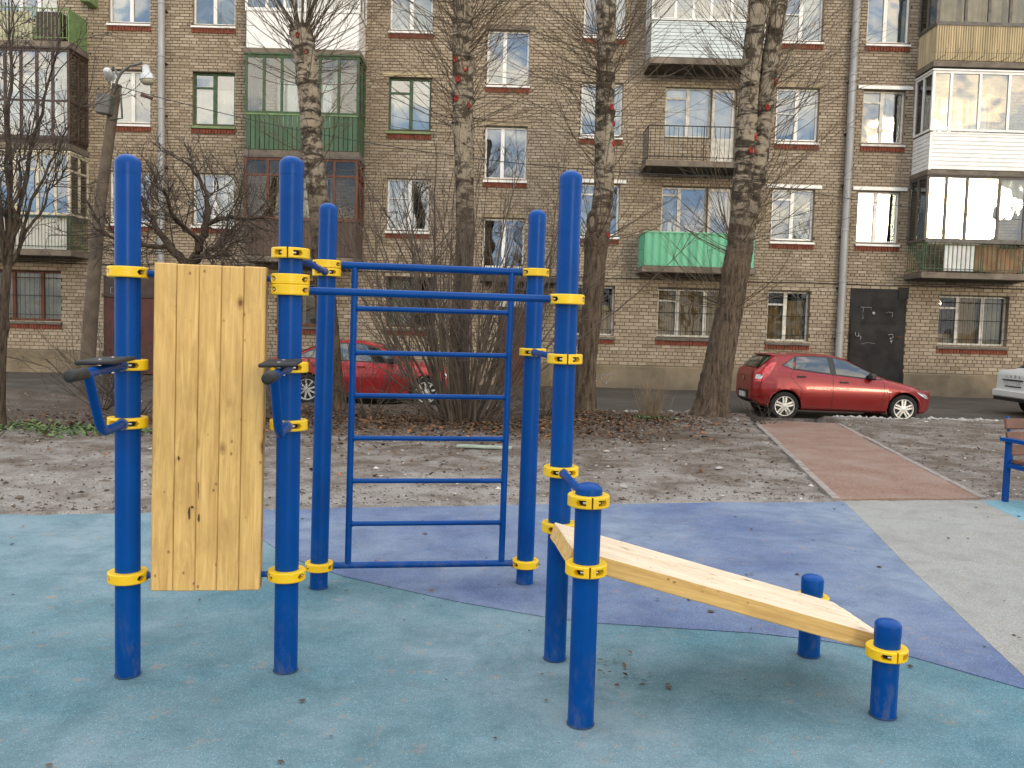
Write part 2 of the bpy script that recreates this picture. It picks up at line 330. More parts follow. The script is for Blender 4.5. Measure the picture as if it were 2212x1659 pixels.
sheet('pale_blue_play_field', [(8, 0)] + [(8, float(edgeY(8)) - 0.002)] + [(4.9, float(edgeY(4.9)) - 0.002)] + gl2[::-1], 0.0080, PALE, 0.004)
# path with kerbs
def pl(y, s, off): return ((3.2 + (y - 8.33) * 0.1719) if s == 0 else (4.76 + (y - 8.54) * 0.1715)) + off
def path_z(y): return 0.026 - 0.235 * max(0.0, min(1.0, (y - 15.7) / 1.1)) ** 1.3
mb = MB(); N_ = 34; V = []
for i in range(N_ + 1):
    t = i / N_
    for q in range(7):
        u = q / 6; ys_ = 8.27 * (1 - u) + 8.53 * u; ye = 16.78 * (1 - u) + 16.62 * u; y = ys_ + (ye - ys_) * t; x = pl(y, 0, 0.03) * (1 - u) + pl(y, 1, -0.03) * u
        V.append((x, y, path_z(y) + 0.004 * math.sin(x * 5 + y * 1.7)))
mb.add(V, [(i * 7 + q, i * 7 + q + 1, (i + 1) * 7 + q + 1, (i + 1) * 7 + q) for i in range(N_) for q in range(6)])
for q in range(6): mb.quad(V[q], (V[q][0], V[q][1] - .002, -.1), (V[q + 1][0], V[q + 1][1] - .002, -.1), V[q + 1])
pth = struct(mb.build('footpath', PATH, smooth=180))
for s in (0, 1):
    y = 8.28 if s == 0 else 8.52
    while y < 16.6:
        y2 = min(y + 0.99, 16.75); mb = MB(); o = 0.0
        j = random.uniform(-0.008, 0.008)
        a0, a1 = pl(y, s, -0.035), pl(y2, s, -0.035)
        mb.add([(a0, y, -0.3), (a0 + 0.075, y, -0.3), (a1 + 0.075, y2, -0.3), (a1, y2, -0.3), (a0, y, 0.010 + path_z(y) + j), (a0 + 0.075, y, 0.010 + path_z(y) + j), (a1 + 0.075, y2, 0.010 + path_z(y2) + j), (a1, y2, 0.010 + path_z(y2) + j)],
               ((0, 3, 2, 1), (4, 5, 6, 7), (0, 1, 5, 4), (1, 2, 6, 5), (2, 3, 7, 6), (3, 0, 4, 7)))
        mb.build('kerb_stone', CONC, pth); y += 1.0
# ================================================================== THE EXERCISE FRAME
def m_blue():
    N = NT('blue_powder_coat'); c = N.co('Object', rand=True); a = N.noise(c, 4, 6, 0.65); s = N.noise(N.co('Object', (1, 1, 0.25), rand=True), 26, 5, 0.75); o = N.noise(c, 420, 2)
    k = N.mix(N.ramp(a, (0.3, 0), (0.75, 1)), (0.0, 0.040, 0.188), (0.0, 0.057, 0.258)); k = N.mix(N.ramp(s, (0.70, 0.0), (0.80, 0.25)), k, (0.10, 0.15, 0.28))
    z = N.sep(N.n('NewGeometry').outputs['Position'])[2]
    sp = N.noise(N.co('Object', (1, 1, 0.4), rand=True), 16, 6, 0.75)
    k = N.mix(N.math('MULTIPLY', N.ramp(z, (0.02, 1.0), (0.35, 0.0)), N.ramp(sp, (0.50, 0.0), (0.72, 0.55))), k, (0.13, 0.125, 0.12))   # splashed mud
    N.bump(o, 0.10, 0.002); return N.fin(k, N.ramp(a, (0.3, 0.40), (0.7, 0.30)), 0, 0.14, 0.0)
def m_wood(name, pale):
    N = NT(name); c = N.co('Object', rand=True); cg = N.co('Object', (6, 6, 0.42), rand=True)
    g = N.noise(cg, 5.5, 8, 0.62, 1.4); fine = N.noise(N.co('Object', (1, 1, 0.04), rand=True), 95, 4, 0.7)
    lo, hi = ((0.48, 0.285, 0.090), (0.72, 0.475, 0.175)) if not pale else ((0.55, 0.42, 0.28), (0.74, 0.62, 0.48))
    k = N.mix(N.ramp(g, (0.32, 0), (0.66, 1)), lo, hi); k = N.mix(N.ramp(fine, (0.4, 0), (0.75, 0.35)), k, tuple(x * 0.66 for x in lo))
    bl = N.noise(N.co('Object', (1, 1, 0.5), rand=True), 7, 5, 0.65); k = N.mix(N.ramp(bl, (0.50, 0.0), (0.78, 0.5)), k, tuple(x * 0.6 for x in lo))     # handling grime
    kv = N.voro(N.co('Object', (1, 1, 0.55), rand=True), 7.5); k = N.mix(N.ramp(kv, (0.045, 1.0), (0.075, 0.55), (0.16, 0.0)), k, (0.155, 0.062, 0.018))      # knots
    k2 = N.voro(N.co('Object', (1, 1, 0.7), rand=True), 17); k = N.mix(N.ramp(k2, (0.05, 0.9), (0.085, 0.5), (0.12, 0.0)), k, (0.21, 0.10, 0.035))
    st = N.noise(N.co('Object', (5, 5, 1.1), rand=True), 4.2, 5, 0.72); k = N.mix(N.ramp(st, (0.69, 0.0), (0.72, 0.9)), k, (0.045, 0.026, 0.014))        # scorch marks
    N.bump(N.math('ADD', g, fine), 0.12, 0.003); return N.fin(k, 0.62, 0, 0.35)
BLUEP = m_blue(); YEL = paint('yellow_plastic', (0.80, 0.50, 0.004), 0.42, 0.10, 5, bump=0.03); BLACK = paint('black_rubber', (0.012, 0.012, 0.013), 0.65, 0.3, 12, bump=0.3)
DARK = paint('dark_gap', (0.006, 0.006, 0.007), 0.7, 0.1); STEEL = paint('zinc_bolt', (0.62, 0.62, 0.60), 0.28, 0.2, 20, metal=1.0)
WOOD = m_wood('lacquered_pine', False); WOODTOP = m_wood('bleached_pine', True); CONTACT_SHADE = paint('contact_shadow_tone', (0.030, 0.050, 0.056), 0.8, 0.4, 30); GASKET = paint('weld_flange', (0.10, 0.11, 0.16), 0.6, 0.3, 20)

rig = tag(empty('exercise_frame', (0, 4, 0)), 'blue outdoor exercise frame with yellow clamps, wall bars and two pine boards', 'exercise frame')
PR = 0.0530
PO = dict(P1=(-1.685, 3.747, 2.303), P2=(-1.004, 3.845, 2.332), P3=(-1.135, 5.091, 2.305), P4=(0.112, 5.288, 2.325), P5=(0.243, 4.07, 2.344), P6=(0.315, 3.387, 0.995), P7=(1.524, 4.208, 0.418), P8=(1.609, 3.54, 0.423))
lean = dict(P3=0.013, P4=0.007, P1=0.002, P2=0.002)
for k, (x, y, h) in PO.items():
    ch = 0.040 if h > 1 else 0.026
    mb = MB(); mb.lathe([(PR, -0.15), (PR, h - ch)], 40); q = mb.build('post', BLUEP, rig, smooth=40, M=T(x, y, 0) @ RY(lean.get(k, 0.003)))
    mb = MB(); mb.lathe([(PR + 0.0012, h - ch - 0.045), (PR + 0.0014, h - ch)] + [((PR + 0.0012) * math.cos(a), h - ch + ch * math.sin(a)) for a in np.linspace(0.12, math.pi / 2, 9)], 40)
    mb.build('cap', BLUEP, q, smooth=50, local=True)
    mb = MB(); mb.lathe([(PR + 0.0005, 0.0108), (PR + 0.003, 0.0104), (PR + 0.0045, 0.0092)], 32, caps=False); mb.build('contact_shadow_ring', CONTACT_SHADE, q, smooth=60, local=True)  # dark ring at the post foot: the narrow gap plus painted contact shadow

def clamp_mesh():
    """two bolted half shells: seams along +-x, four bullet-shaped bolt pockets"""
    mb = MB(); ro, ri, pk, H = 0.0835, PR + 0.0008, 0.0605, 0.0462; NT_, NZ = 144, 12
    def inside(a, z):
        a = a % (2 * math.pi); hz = z / H
        for s in (math.radians(0), math.radians(180)):
            for sg in (-1, 1):
                d = ((a - s + math.pi) % (2 * math.pi) - math.pi) * sg      # degrees away from the seam
                d = math.degrees(d)
                if 17 < d < 47 and 0.26 < hz < 0.75:
                    if d < 38: return True
                    return ((d - 38) / 9.5) ** 2 + ((hz - 0.5) / 0.24) ** 2 < 1
            d = math.degrees(abs((a - s + math.pi) % (2 * math.pi) - math.pi))
            if d < 1.3: return True
        return False
    cell = [[inside(2 * math.pi * (i + 0.5) / NT_, H * (j + 0.5) / NZ) for j in range(NZ)] for i in range(NT_)]
    rad = lambda i, j: (pk if cell[i % NT_][j] else (ro - (0.0028 if j in (0, NZ - 1) else 0)))
    pt = lambda i, j, r: (r * math.cos(2 * math.pi * i / NT_), r * math.sin(2 * math.pi * i / NT_), H * j / NZ - H / 2)
    for i in range(NT_):
        for j in range(NZ):
            r = rad(i, j); mi = 1 if cell[i][j] else 0
            if mi == 0:
                rb = ro - (0.003 if j == 0 else 0); rt = ro - (0.003 if j == NZ - 1 else 0)
                mb.add((pt(i, j, rb), pt(i + 1, j, rb), pt(i + 1, j + 1, rt), pt(i, j + 1, rt)), ((0, 1, 2, 3),), 0)
            else: mb.add((pt(i, j, pk), pt(i + 1, j, pk), pt(i + 1, j + 1, pk), pt(i, j + 1, pk)), ((0, 1, 2, 3),), 1)
            c0 = cell[i][j]
            if c0 != cell[(i + 1) % NT_][j]: mb.add((pt(i + 1, j, pk), pt(i + 1, j, ro), pt(i + 1, j + 1, ro), pt(i + 1, j + 1, pk)), ((0, 1, 2, 3),), 0)
            if j + 1 < NZ and c0 != cell[i][j + 1]: mb.add((pt(i, j + 1, pk), pt(i + 1, j + 1, pk), pt(i + 1, j + 1, ro), pt(i, j + 1, ro)), ((0, 1, 2, 3),), 0)
        for j, fl in ((0, 0), (NZ, 1)):
            q = (pt(i, j, ri), pt(i + 1, j, ri), pt(i + 1, j, ro - 0.003), pt(i, j, ro - 0.003)); mb.add(q if fl else q[::-1], ((3, 2, 1, 0),), 0)
    return mb.mesh('clamp', [YEL, DARK], smooth=50)
CLAMP = clamp_mesh()
bm_ = MB(); bm_.lathe([(0.0062, -0.004), (0.0062, 0.006), (0.0052, 0.009), (0.0, 0.0105)], 12); BOLT = bm_.mesh('bolt', STEEL, 40)
def clamp(k, z, ang, bolts=True):
    x, y, h = PO[k]; lz = lean.get(k, 0.003) * z
    o = inst(CLAMP, 'clamp', rig, T(x + lz, y, z) @ RZ(ang))
    for s in (0, math.pi):
        for sg in (-1, 1):
            a = s + sg * R(20.5)
            inst(BOLT, 'bolt', o, RZ(a) @ T(0.0715, 0, 0) @ RX(-sg * math.pi / 2), True)
    return o
def ang(a, b): return math.atan2(PO[b][1] - PO[a][1], PO[b][0] - PO[a][0])
def bar(a, za, b, zb, r, name='bar'):
    A = Vector((PO[a][0] + lean.get(a, .003) * za, PO[a][1], za)); B = Vector((PO[b][0] + lean.get(b, .003) * zb, PO[b][1], zb)); d = (B - A).normalized()
    mb = MB(); mb.tube([A + d * 0.078, B - d * 0.078], r, 20); o = mb.build(name, BLUEP, rig, smooth=50)
    for Q, s in ((A, 1), (B, -1)):
        mf = MB(); mf.tube([Q + d * s * 0.0815, Q + d * s * 0.0862], r * 1.32, 20); mf.build('flange', GASKET, o, smooth=50)
    clamp(a, za, math.atan2(d.y, d.x)); clamp(b, zb, math.atan2(d.y, d.x)); return o
bar('P2', 1.7425, 'P5', 1.742, 0.0172, 'pull_up_bar')
bar('P2', 1.904, 'P3', 1.898, 0.0172); bar('P4', 1.457, 'P5', 1.462, 0.0172); bar('P5', 0.926, 'P6', 0.925, 0.0172)
bar('P1', 1.797, 'P2', 1.7890, 0.0135, 'board_rod'); bar('P1', 0.457, 'P2', 0.455, 0.0135, 'board_rod')
bar('P5', 0.655, 'P6', 0.649, 0.0135, 'board_rod'); bar('P7', 0.287, 'P8', 0.283, 0.0135, 'board_rod')
# wall bars between P3 and P4
top = bar('P3', 1.9455, 'P4', 1.943, 0.0215, 'ladder_rail'); bot = bar('P3', 0.140, 'P4', 0.136, 0.0200, 'ladder_rail')
A = Vector((PO['P3'][0], PO['P3'][1], 0)); B = Vector((PO['P4'][0], PO['P4'][1], 0)); D = B - A
ldr = lambda s, z: A + D * s + Vector((0.009 * z, 0, z))
for s in (0.135, 0.880):
    mb = MB(); mb.tube([ldr(s, 0.150), ldr(s, 1.935)], 0.0195, 20); mb.build('ladder_upright', BLUEP, rig, smooth=50)
for z in (1.693, 1.430, 1.173, 0.916, 0.656, 0.394):
    mb = MB(); mb.tube([ldr(0.135, z), ldr(0.880, z)], 0.0150, 16)
    for s, e in ((0.150, 0.013), (0.866, -0.013)): mb.tube([ldr(s, z), ldr(s + e * 0.6, z)], [0.0205, 0.0155], 16)
    mb.build('rung', BLUEP, rig, smooth=50)
# boards of five planks
PW, TH, LEN = 0.0942, 0.078, 1.446
def plank_mesh(name, topmat):
    mb = MB(); mb.cbox(-PW / 2 + 0.0008, PW / 2 - 0.0008, -TH / 2, TH / 2, -LEN / 2, LEN / 2, 0.0045)
    if topmat is not None:
        for i in range(len(mb.f)):
            ys = [mb.v[k][1] for k in mb.f[i]]
            if max(ys) < -TH / 2 + 0.006: mb.m[i] = 1
    return mb.mesh('plank', [WOOD, topmat] if topmat else [WOOD])
pm1 = plank_mesh('plank', None); pm2 = plank_mesh('plank', WOODTOP)
def board(name, M, me, label):
    mb = MB()
    mb.box(-0.232, 0.232, -0.012, 0.012, -0.70, 0.70)
    root = mb.build(name, WOOD, rig, M=M); root['label'] = label
    for i in range(5):
        inst(me, 'plank', root, T((i - 2) * PW, random.uniform(-0.0012, 0.0012), random.uniform(-0.002, 0.002)), True)
    return root
p1, p2 = Vector(PO['P1'][:2]), Vector(PO['P2'][:2]); mid = (p1 + p2) / 2
bb = board('back_board', T(mid.x + 0.005, mid.y, 1.117) @ RZ(ang('P1', 'P2')) @ RY(0.012), pm1, 'upright pine board of five planks')
a = Vector((0.279, 3.7285, 0.652)); b = Vector((1.5665, 3.874, 0.285)); dv = (b - a).normalized(); sd = Vector((-dv.y, dv.x, 0)).normalized(); up = dv.cross(sd)
Mb = Matrix(((sd.x, -up.x, -dv.x, 0), (sd.y, -up.y, -dv.y, 0), (sd.z, -up.z, -dv.z, 0), (0, 0, 0, 1)))
cen = (a + b) / 2; board('sit_up_bench', T(*cen) @ Mb, pm2, 'sloping pine bench board with bleached top')
SCORCH = paint('scorched_wood', (0.085, 0.048, 0.022), 0.85, 0.5, 40)
for sx_, sz_, w_, h_ in ((-.074, -.375, .006, .032), (-.063, -.345, .009, .006), (-.033, -.392, .005, .022), (-.036, -.262, .002, .045), (-.122, -.128, .006, .010)):
    mb = MB(); n_ = 14; pts_ = [(sx_ + w_ * math.cos(t) * random.uniform(.55, 1.1), -TH / 2 - .0020, sz_ + h_ * math.sin(t) * random.uniform(.6, 1.1)) for t in np.linspace(0, 2 * math.pi, n_, endpoint=False)]
    mb.poly(pts_, (0, .004, 0)); mb.build('scorch_mark', SCORCH, bb, local=True)
# dip handles with elbow pads
def dip(k, z1, z0):
    x, y, h = PO[k]; an = ang('P1', 'P2') - math.pi / 2 + (0.0 if k == 'P1' else 0.0); d = Vector((math.cos(an), math.sin(an), 0)); O = Vector((x + .002 * z1, y, 0)); n = Vector((-d.y, d.x, 0))
    at = lambda s, z: O + d * s + Vector((0, 0, z))
    mb = MB(); mb.tube([at(0.078, z1), at(0.30, z1 - 0.004), at(0.545, z1 - 0.010)], 0.0190, 20)
    pts = [at(0.505, z1 - 0.012), at(0.390, z0 + 0.065)]
    for t in np.linspace(0, 1, 7):
        P0, P1_, P2_ = at(0.390, z0 + 0.065), at(0.355, z0 - 0.004), at(0.285, z0 - 0.002); pts.append(P0 * (1 - t) ** 2 + P1_ * 2 * t * (1 - t) + P2_ * t * t)
    pts += [at(0.078, z0)]
    mb.tube(pts, 0.0190, 20); root = mb.build('dip_handle', BLUEP, rig, smooth=50)
    for z in (z1, z0):
        mf = MB(); mf.tube([at(0.082, z), at(0.0872, z)], 0.0265, 20); mf.build('flange', GASKET, root, smooth=50); clamp(k, z, an)
    mg = MB(); P = [at(s, z1 - 0.010) for s in (0.545, 0.548, 0.56, 0.60, 0.65, 0.690, 0.698, 0.702)]; mg.tube(P, [0.0205, 0.0235, 0.0232, 0.0222, 0.0232, 0.0235, 0.021, 0.012], 20); mg.build('grip', BLACK, root, smooth=50)
    Mx = Matrix(((d.x, n.x, 0, 0), (d.y, n.y, 0, 0), (0, 0, 1, 0), (0, 0, 0, 1)))
    mp_ = MB(); mp_.cbox(-0.155, 0.155, -0.072, 0.072, 0, 0.016, 0.005); pad = mp_.build('elbow_pad', BLACK, root, M=T(*at(0.285, z1 + 0.0215)) @ Mx @ RX(0.03) @ RY(0.02))
    for sx in (-0.08, 0.08):
        mc = MB(); mc.lathe([(0.009, 0.016), (0.009, 0.019), (0.0, 0.021)], 10); mc.build('screw', STEEL, pad, smooth=40, M=T(sx, 0, 0), local=True)
        mc = MB(); mc.tube([at(0.285 + sx, z1 - 0.026), at(0.285 + sx, z1 + 0.022)], 0.007, 8); mc.build('bolt', STEEL, root, smooth=40)
dip('P1', 1.396, 1.143); dip('P2', 1.400, 1.140)
# ================================================================== APARTMENT BUILDING
WY = 24.4
bld = tag(empty('apartment_building', (0, WY, 0)), 'tan brick apartment block with mismatched balconies and white window frames', 'building')
def m_brick():
    N = NT('sand_lime_brick'); t = N.attr(); p = N.n('NewGeometry').outputs['Position']; a = N.noise(p, 55, 4, 0.7); big = N.noise(p, 0.35, 6, 0.65); big2 = N.noise(p, 1.3, 6, 0.68, 0.5)
    k = N.ramp(t, (0.0, (0.215, 0.168, 0.118)), (0.35, (0.312, 0.252, 0.182)), (0.7, (0.378, 0.312, 0.231)), (1.0, (0.460, 0.392, 0.300)))
    k = N.mix(N.ramp(a, (0.3, 0.30), (0.62, 0.0)), k, (0.14, 0.10, 0.065)); k = N.mix(N.ramp(big, (0.35, 0.25), (0.62, 0.0)), k, (0.245, 0.185, 0.125)); k = N.mix(N.ramp(big2, (0.56, 0.0), (0.80, 0.55)), k, (0.16, 0.13, 0.10))
    N.bump(a, 0.5, 0.004); return N.fin(k, 0.88, 0, 0.25)
BRICK = m_brick(); MORTAR = paint('mortar', (0.086, 0.065, 0.047), 0.92, 0.4, 4, rand=False, bump=0.4); PLASTER = paint('plinth_plaster', (0.235, 0.185, 0.122), 0.9, 0.40, 1.3, rand=False, bump=0.3)
REDB = paint('red_brick', (0.205, 0.052, 0.026), 0.85, 0.5, 9, bump=0.3); LINTEL = paint('lintel_plaster', (0.33, 0.26, 0.165), 0.9, 0.35, 4)
PVC = paint('white_plastic_frame', (0.78, 0.77, 0.74), 0.4, 0.10, 3); OLDW = paint('old_white_paint', (0.68, 0.65, 0.58), 0.6, 0.40, 6, bump=0.2); GRNF = paint('green_painted_wood', (0.040, 0.092, 0.036), 0.6, 0.4, 8, bump=0.2)
GRNL = paint('light_green_metal', (0.17, 0.27, 0.10), 0.55, 0.3, 6); GRNP = paint('green_metal_cladding', (0.058, 0.128, 0.056), 0.5, 0.5, 2.2, streak=True); MINT = paint('mint_corrugated_metal', (0.125, 0.44, 0.26), 0.45, 0.22, 2, streak=True)
BRNF = paint('brown_frame', (0.055, 0.030, 0.022), 0.5, 0.4, 6); RBRN = paint('red_brown_wood', (0.155, 0.050, 0.022), 0.65, 0.5, 7, streak=True); GREYF = paint('grey_brown_frame', (0.13, 0.115, 0.10), 0.65, 0.4, 7)
CREAM = paint('cream_paint', (0.60, 0.54, 0.40), 0.6, 0.35, 6); WSID = paint('white_siding', (0.78, 0.77, 0.75), 0.45, 0.10, 3); BSID = paint('pale_blue_siding', (0.53, 0.58, 0.59), 0.45, 0.10, 3)
YPAN = paint('rusty_yellow_cladding', (0.50, 0.40, 0.235), 0.7, 0.35, 2.6, streak=True); CSLAB = paint('stained_concrete', (0.19, 0.155, 0.118), 0.9, 0.5, 2.5, rand=False, bump=0.4); CDARK = paint('dark_concrete', (0.075, 0.062, 0.050), 0.92, 0.4, 3, rand=False)
IRON = paint('black_iron', (0.024, 0.022, 0.020), 0.6, 0.4, 10); ZINC = paint('galvanised_steel', (0.33, 0.33, 0.33), 0.5, 0.22, 3, metal=0.1, streak=True); BLKD = paint('black_door_paint', (0.0125, 0.0125, 0.0135), 0.6, 0.5, 2.2, bump=0.15, spec=0.25)
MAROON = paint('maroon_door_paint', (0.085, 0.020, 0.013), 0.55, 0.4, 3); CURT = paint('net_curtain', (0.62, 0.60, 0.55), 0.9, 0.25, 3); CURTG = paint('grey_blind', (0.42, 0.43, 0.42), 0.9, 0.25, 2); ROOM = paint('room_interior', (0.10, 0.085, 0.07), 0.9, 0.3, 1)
TANB = paint('tan_blind', (0.44, 0.315, 0.150), 0.85, 0.35, 2); PANELW = paint('white_panel', (0.74, 0.74, 0.73), 0.5, 0.1, 3); PINKB = paint('brown_board', (0.30, 0.17, 0.09), 0.8, 0.4, 3); CHALK = paint('white_chalk', (0.34, 0.34, 0.33), 0.9, 0.3, 20); LEAFG = paint('house_plant_leaf', (0.05, 0.11, 0.04), 0.5, 0.4, 9)
def m_glass(name, refl, tint=(0.86, 0.9, 0.9)):
    N = NT(name); N.t.nodes.remove(N.p); tr = N.n('BsdfTransparent'); tr.inputs['Color'].default_value = (*tint, 1); gl = N.n('BsdfGlossy'); gl.inputs['Roughness'].default_value = 0.015
    wv = N.noise(N.co('Object', rand=True), 0.9, 2, 0.5); b = N.n('Bump'); N.set(b.inputs['Height'], wv); b.inputs['Strength'].default_value = 0.10; b.inputs['Distance'].default_value = 0.12; N.set(gl.inputs['Normal'], b.outputs[0])
    fr = N.n('Fresnel'); fr.inputs['IOR'].default_value = 1.52; f = N.math('ADD', N.math('MULTIPLY', fr.outputs[0], 0.8), refl)
    ms = N.n('MixShader'); N.set(ms.inputs[0], f); N.t.links.new(tr.outputs[0], ms.inputs[1]); N.t.links.new(gl.outputs[0], ms.inputs[2]); N.t.links.new(ms.outputs[0], N.o.inputs['Surface']); return N.mat
GLASS = m_glass('window_glass', 0.18); GLASSM = m_glass('old_window_glass', 0.07); GLASSD = m_glass('dusty_window_glass', 0.015, (0.80, 0.80, 0.76))

OPEN = []                                     # openings (x0,x1,z0,z1)
def plane_mesh_pane(w, h): mb = MB(); mb.box(-w / 2, w / 2, -0.003, 0.003, -h / 2, h / 2); return mb
PANES = {}
def pane(parent, x0, x1, y, z0, z1, mat=None, side=False):
    mat = mat or GLASS; w_, h_ = round(x1 - x0, 3), round(z1 - z0, 3); k = (w_, h_, mat.name)
    if k not in PANES: PANES[k] = plane_mesh_pane(w_, h_).mesh('pane', mat)
    M = T((x0 + x1) / 2, y, (z0 + z1) / 2) if not side else T(y, (x0 + x1) / 2, (z0 + z1) / 2) @ RZ(math.pi / 2)
    return inst(PANES[k], 'pane', parent, M @ RZ(random.uniform(-0.008, 0.008)) @ RX(random.uniform(-0.006, 0.006)))
def curtain(parent, x0, x1, y, z0, z1, mat, fold=0.02, name='curtain'):
    mb = MB(); n = max(4, int((x1 - x0) / 0.035)); ph = random.uniform(0, 6); V = []
    for i in range(n + 1):
        x = x0 + (x1 - x0) * i / n; yy = y + fold * math.sin(i * 1.25 + ph) + fold * 0.5 * math.sin(i * 2.9 + 2 * ph)
        V += [(x, yy, z0 + random.uniform(0, 0.006)), (x, yy * 0.5 + y * 0.5, z1)]
    mb.add(V, [(2 * i, 2 * i + 2, 2 * i + 3, 2 * i + 1) for i in range(n)]); return mb.build(name, mat, parent, smooth=180)
def window(x0, x1, z0, z1, fm=None, mull=(0.5,), vent=None, cur=None, sill=None, sillm=None, lint=None, deep=0.11, glass=None, redb=True, bars=False, rail=None, name='window'):
    """frame (part) with panes, sill, brick ledge, lintel and curtain as its pieces"""
    fm = fm or PVC; glass = glass or GLASS; OPEN.append((x0, x1, z0, z1)); y = WY + deep; fw = 0.055
    mb = MB(); e = 0.004
    mb.box(x0 + e, x0 + fw, y, y + 0.06, z0 + e, z1 - e); mb.box(x1 - fw, x1 - e, y, y + 0.06, z0 + e, z1 - e)
    mb.box(x0 + fw, x1 - fw, y + 0.001, y + 0.059, z1 - fw, z1 - e); mb.box(x0 + fw, x1 - fw, y + 0.001, y + 0.059, z0 + e, z0 + fw)
    edges = [0.0] + list(mull) + [1.0]; W_ = x1 - x0; xs_ = []
    for i in range(len(edges) - 1):
        a = x0 + W_ * edges[i] + (fw if i == 0 else 0.05); b_ = x0 + W_ * edges[i + 1] - (fw if i == len(edges) - 2 else 0.05); xs_.append((a, b_))
    for m in mull: mb.box(x0 + W_ * m - 0.05, x0 + W_ * m + 0.05, y - 0.004, y + 0.063, z0 + fw, z1 - fw)
    zs_ = {}
    for i, (a, b_) in enumerate(xs_):
        zz = [(z0 + fw, z1 - fw)]
        if vent and i in vent[0]:
            zt = z1 - vent[1] * (z1 - z0); t = 0.025 if not len(vent) > 2 else vent[2]
            mb.box(a, b_, y + 0.002, y + 0.058, zt - t, zt + t); zz = [(z0 + fw, zt - t), (zt + t, z1 - fw)]
        if rail and i in rail[0]:
            zt = z0 + rail[1] * (z1 - z0); mb.box(a, b_, y - 0.02, y - 0.012, zt - 0.012, zt + 0.012)
        zs_[i] = zz
    fr = mb.build(name, fm, bld)
    for i, (a, b_) in enumerate(xs_):
        for za, zb in zs_[i]: pane(fr, a, b_, y + 0.035, za, zb, glass)
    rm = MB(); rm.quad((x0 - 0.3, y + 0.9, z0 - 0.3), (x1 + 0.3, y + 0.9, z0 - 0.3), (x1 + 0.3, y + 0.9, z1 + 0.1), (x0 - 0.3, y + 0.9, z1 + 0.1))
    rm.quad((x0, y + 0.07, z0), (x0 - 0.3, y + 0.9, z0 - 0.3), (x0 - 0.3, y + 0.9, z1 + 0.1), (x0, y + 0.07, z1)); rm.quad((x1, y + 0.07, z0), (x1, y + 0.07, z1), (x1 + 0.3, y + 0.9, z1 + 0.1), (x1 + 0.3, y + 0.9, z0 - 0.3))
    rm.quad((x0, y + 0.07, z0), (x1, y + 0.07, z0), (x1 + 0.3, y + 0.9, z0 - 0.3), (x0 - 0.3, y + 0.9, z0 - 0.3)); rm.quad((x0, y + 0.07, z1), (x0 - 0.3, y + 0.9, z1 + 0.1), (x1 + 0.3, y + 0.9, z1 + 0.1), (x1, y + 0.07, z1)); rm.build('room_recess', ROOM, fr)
    for c in (cur or ()):
        kind, cm = c[0], c[1]; yc = y + 0.15
        if kind == 'full': curtain(fr, x0 + 0.03, x1 - 0.03, yc, z0 + 0.03, z1 - 0.03, cm)
        elif kind == 'flat': curtain(fr, x0 + W_ * c[2], x0 + W_ * c[3], yc, z0 + (z1 - z0) * c[4], z0 + (z1 - z0) * c[5], cm, 0.003, 'blind')
        elif kind == 'part': curtain(fr, x0 + W_ * c[2], x0 + W_ * c[3], yc, z0 + (z1 - z0) * c[4], z0 + (z1 - z0) * c[5], cm)
    if sill is not False:
        sm = sillm or fm; ms_ = MB(); xa, xb = x0 - 0.03, x1 + 0.03
        ms_.add([(xa, y + 0.0, z0 - 0.002), (xb, y + 0.0, z0 - 0.002), (xb, WY - 0.085, z0 - 0.055), (xa, WY - 0.085, z0 - 0.055), (xa, WY - 0.085, z0 - 0.105), (xb, WY - 0.085, z0 - 0.105), (xb, WY - 0.03, z0 - 0.115), (xa, WY - 0.03, z0 - 0.115)],
                ((0, 3, 2, 1), (3, 4, 5, 2), (4, 7, 6, 5), (0, 7, 4, 3), (1, 2, 5, 6))); ms_.build('sill', sm, fr)
        if redb:
            mr = MB(); n = int((xb - xa) / 0.078); st = (xb - xa) / n
            for i in range(n):
                o_ = random.uniform(-0.006, 0.004); mr.box(xa + i * st + 0.008, xa + (i + 1) * st - 0.006, WY - 0.045 + o_, WY + 0.02, z0 - 0.235 + random.uniform(-0.006, 0.004), z0 - 0.117)
            mr.build('brick_ledge', REDB, fr)
    if lint:
        ml = MB(); ml.box(x0 - 0.17, x1 + 0.17, WY - 0.05 if lint is PVC else WY - 0.016, WY + 0.03, z1 + 0.02, z1 + 0.115); ml.build('lintel', lint, fr)
    if bars:
        mg = MB()
        for i in range(1, int(W_ / 0.135)): mg.tube([(x0 + i * 0.135, WY - 0.02, z0 + 0.02), (x0 + i * 0.135, WY - 0.02, z1 - 0.02)], 0.006, 5)
        for f_ in (0.12, 0.5, 0.86): mg.tube([(x0 - 0.03, WY - 0.022, z0 + f_ * (z1 - z0)), (x1 + 0.03, WY - 0.022, z0 + f_ * (z1 - z0))], 0.009, 5)
        mg.build('window_grille', IRON, fr)
    return fr
H5, H4, H3, H1 = (9.78, 11.24), (7.04, 8.49), (4.28, 5.71), (1.46, 2.86)
F, P, L = 'full', 'part', 'flat'
c1, c2, c3, c4, c5, c6, c7 = (-11.47, -10.31), (-9.13, -7.95), (-3.66, -2.47), (-0.94, 0.24), (1.72, 2.88), (7.17, 8.36), (9.58, 10.76)
window(*c1, *H5, cur=[(P, CURT, .05, .48, 0, 1)], mull=(0.52,)); window(*c1, *H4, cur=[(L, CURTG, .02, .5, 0, .98)], mull=(0.55,)); window(*c1, *H3, rail=((0,), .5), mull=(0.45,), cur=[(P, CURTG, .5, .98, 0, 1)])
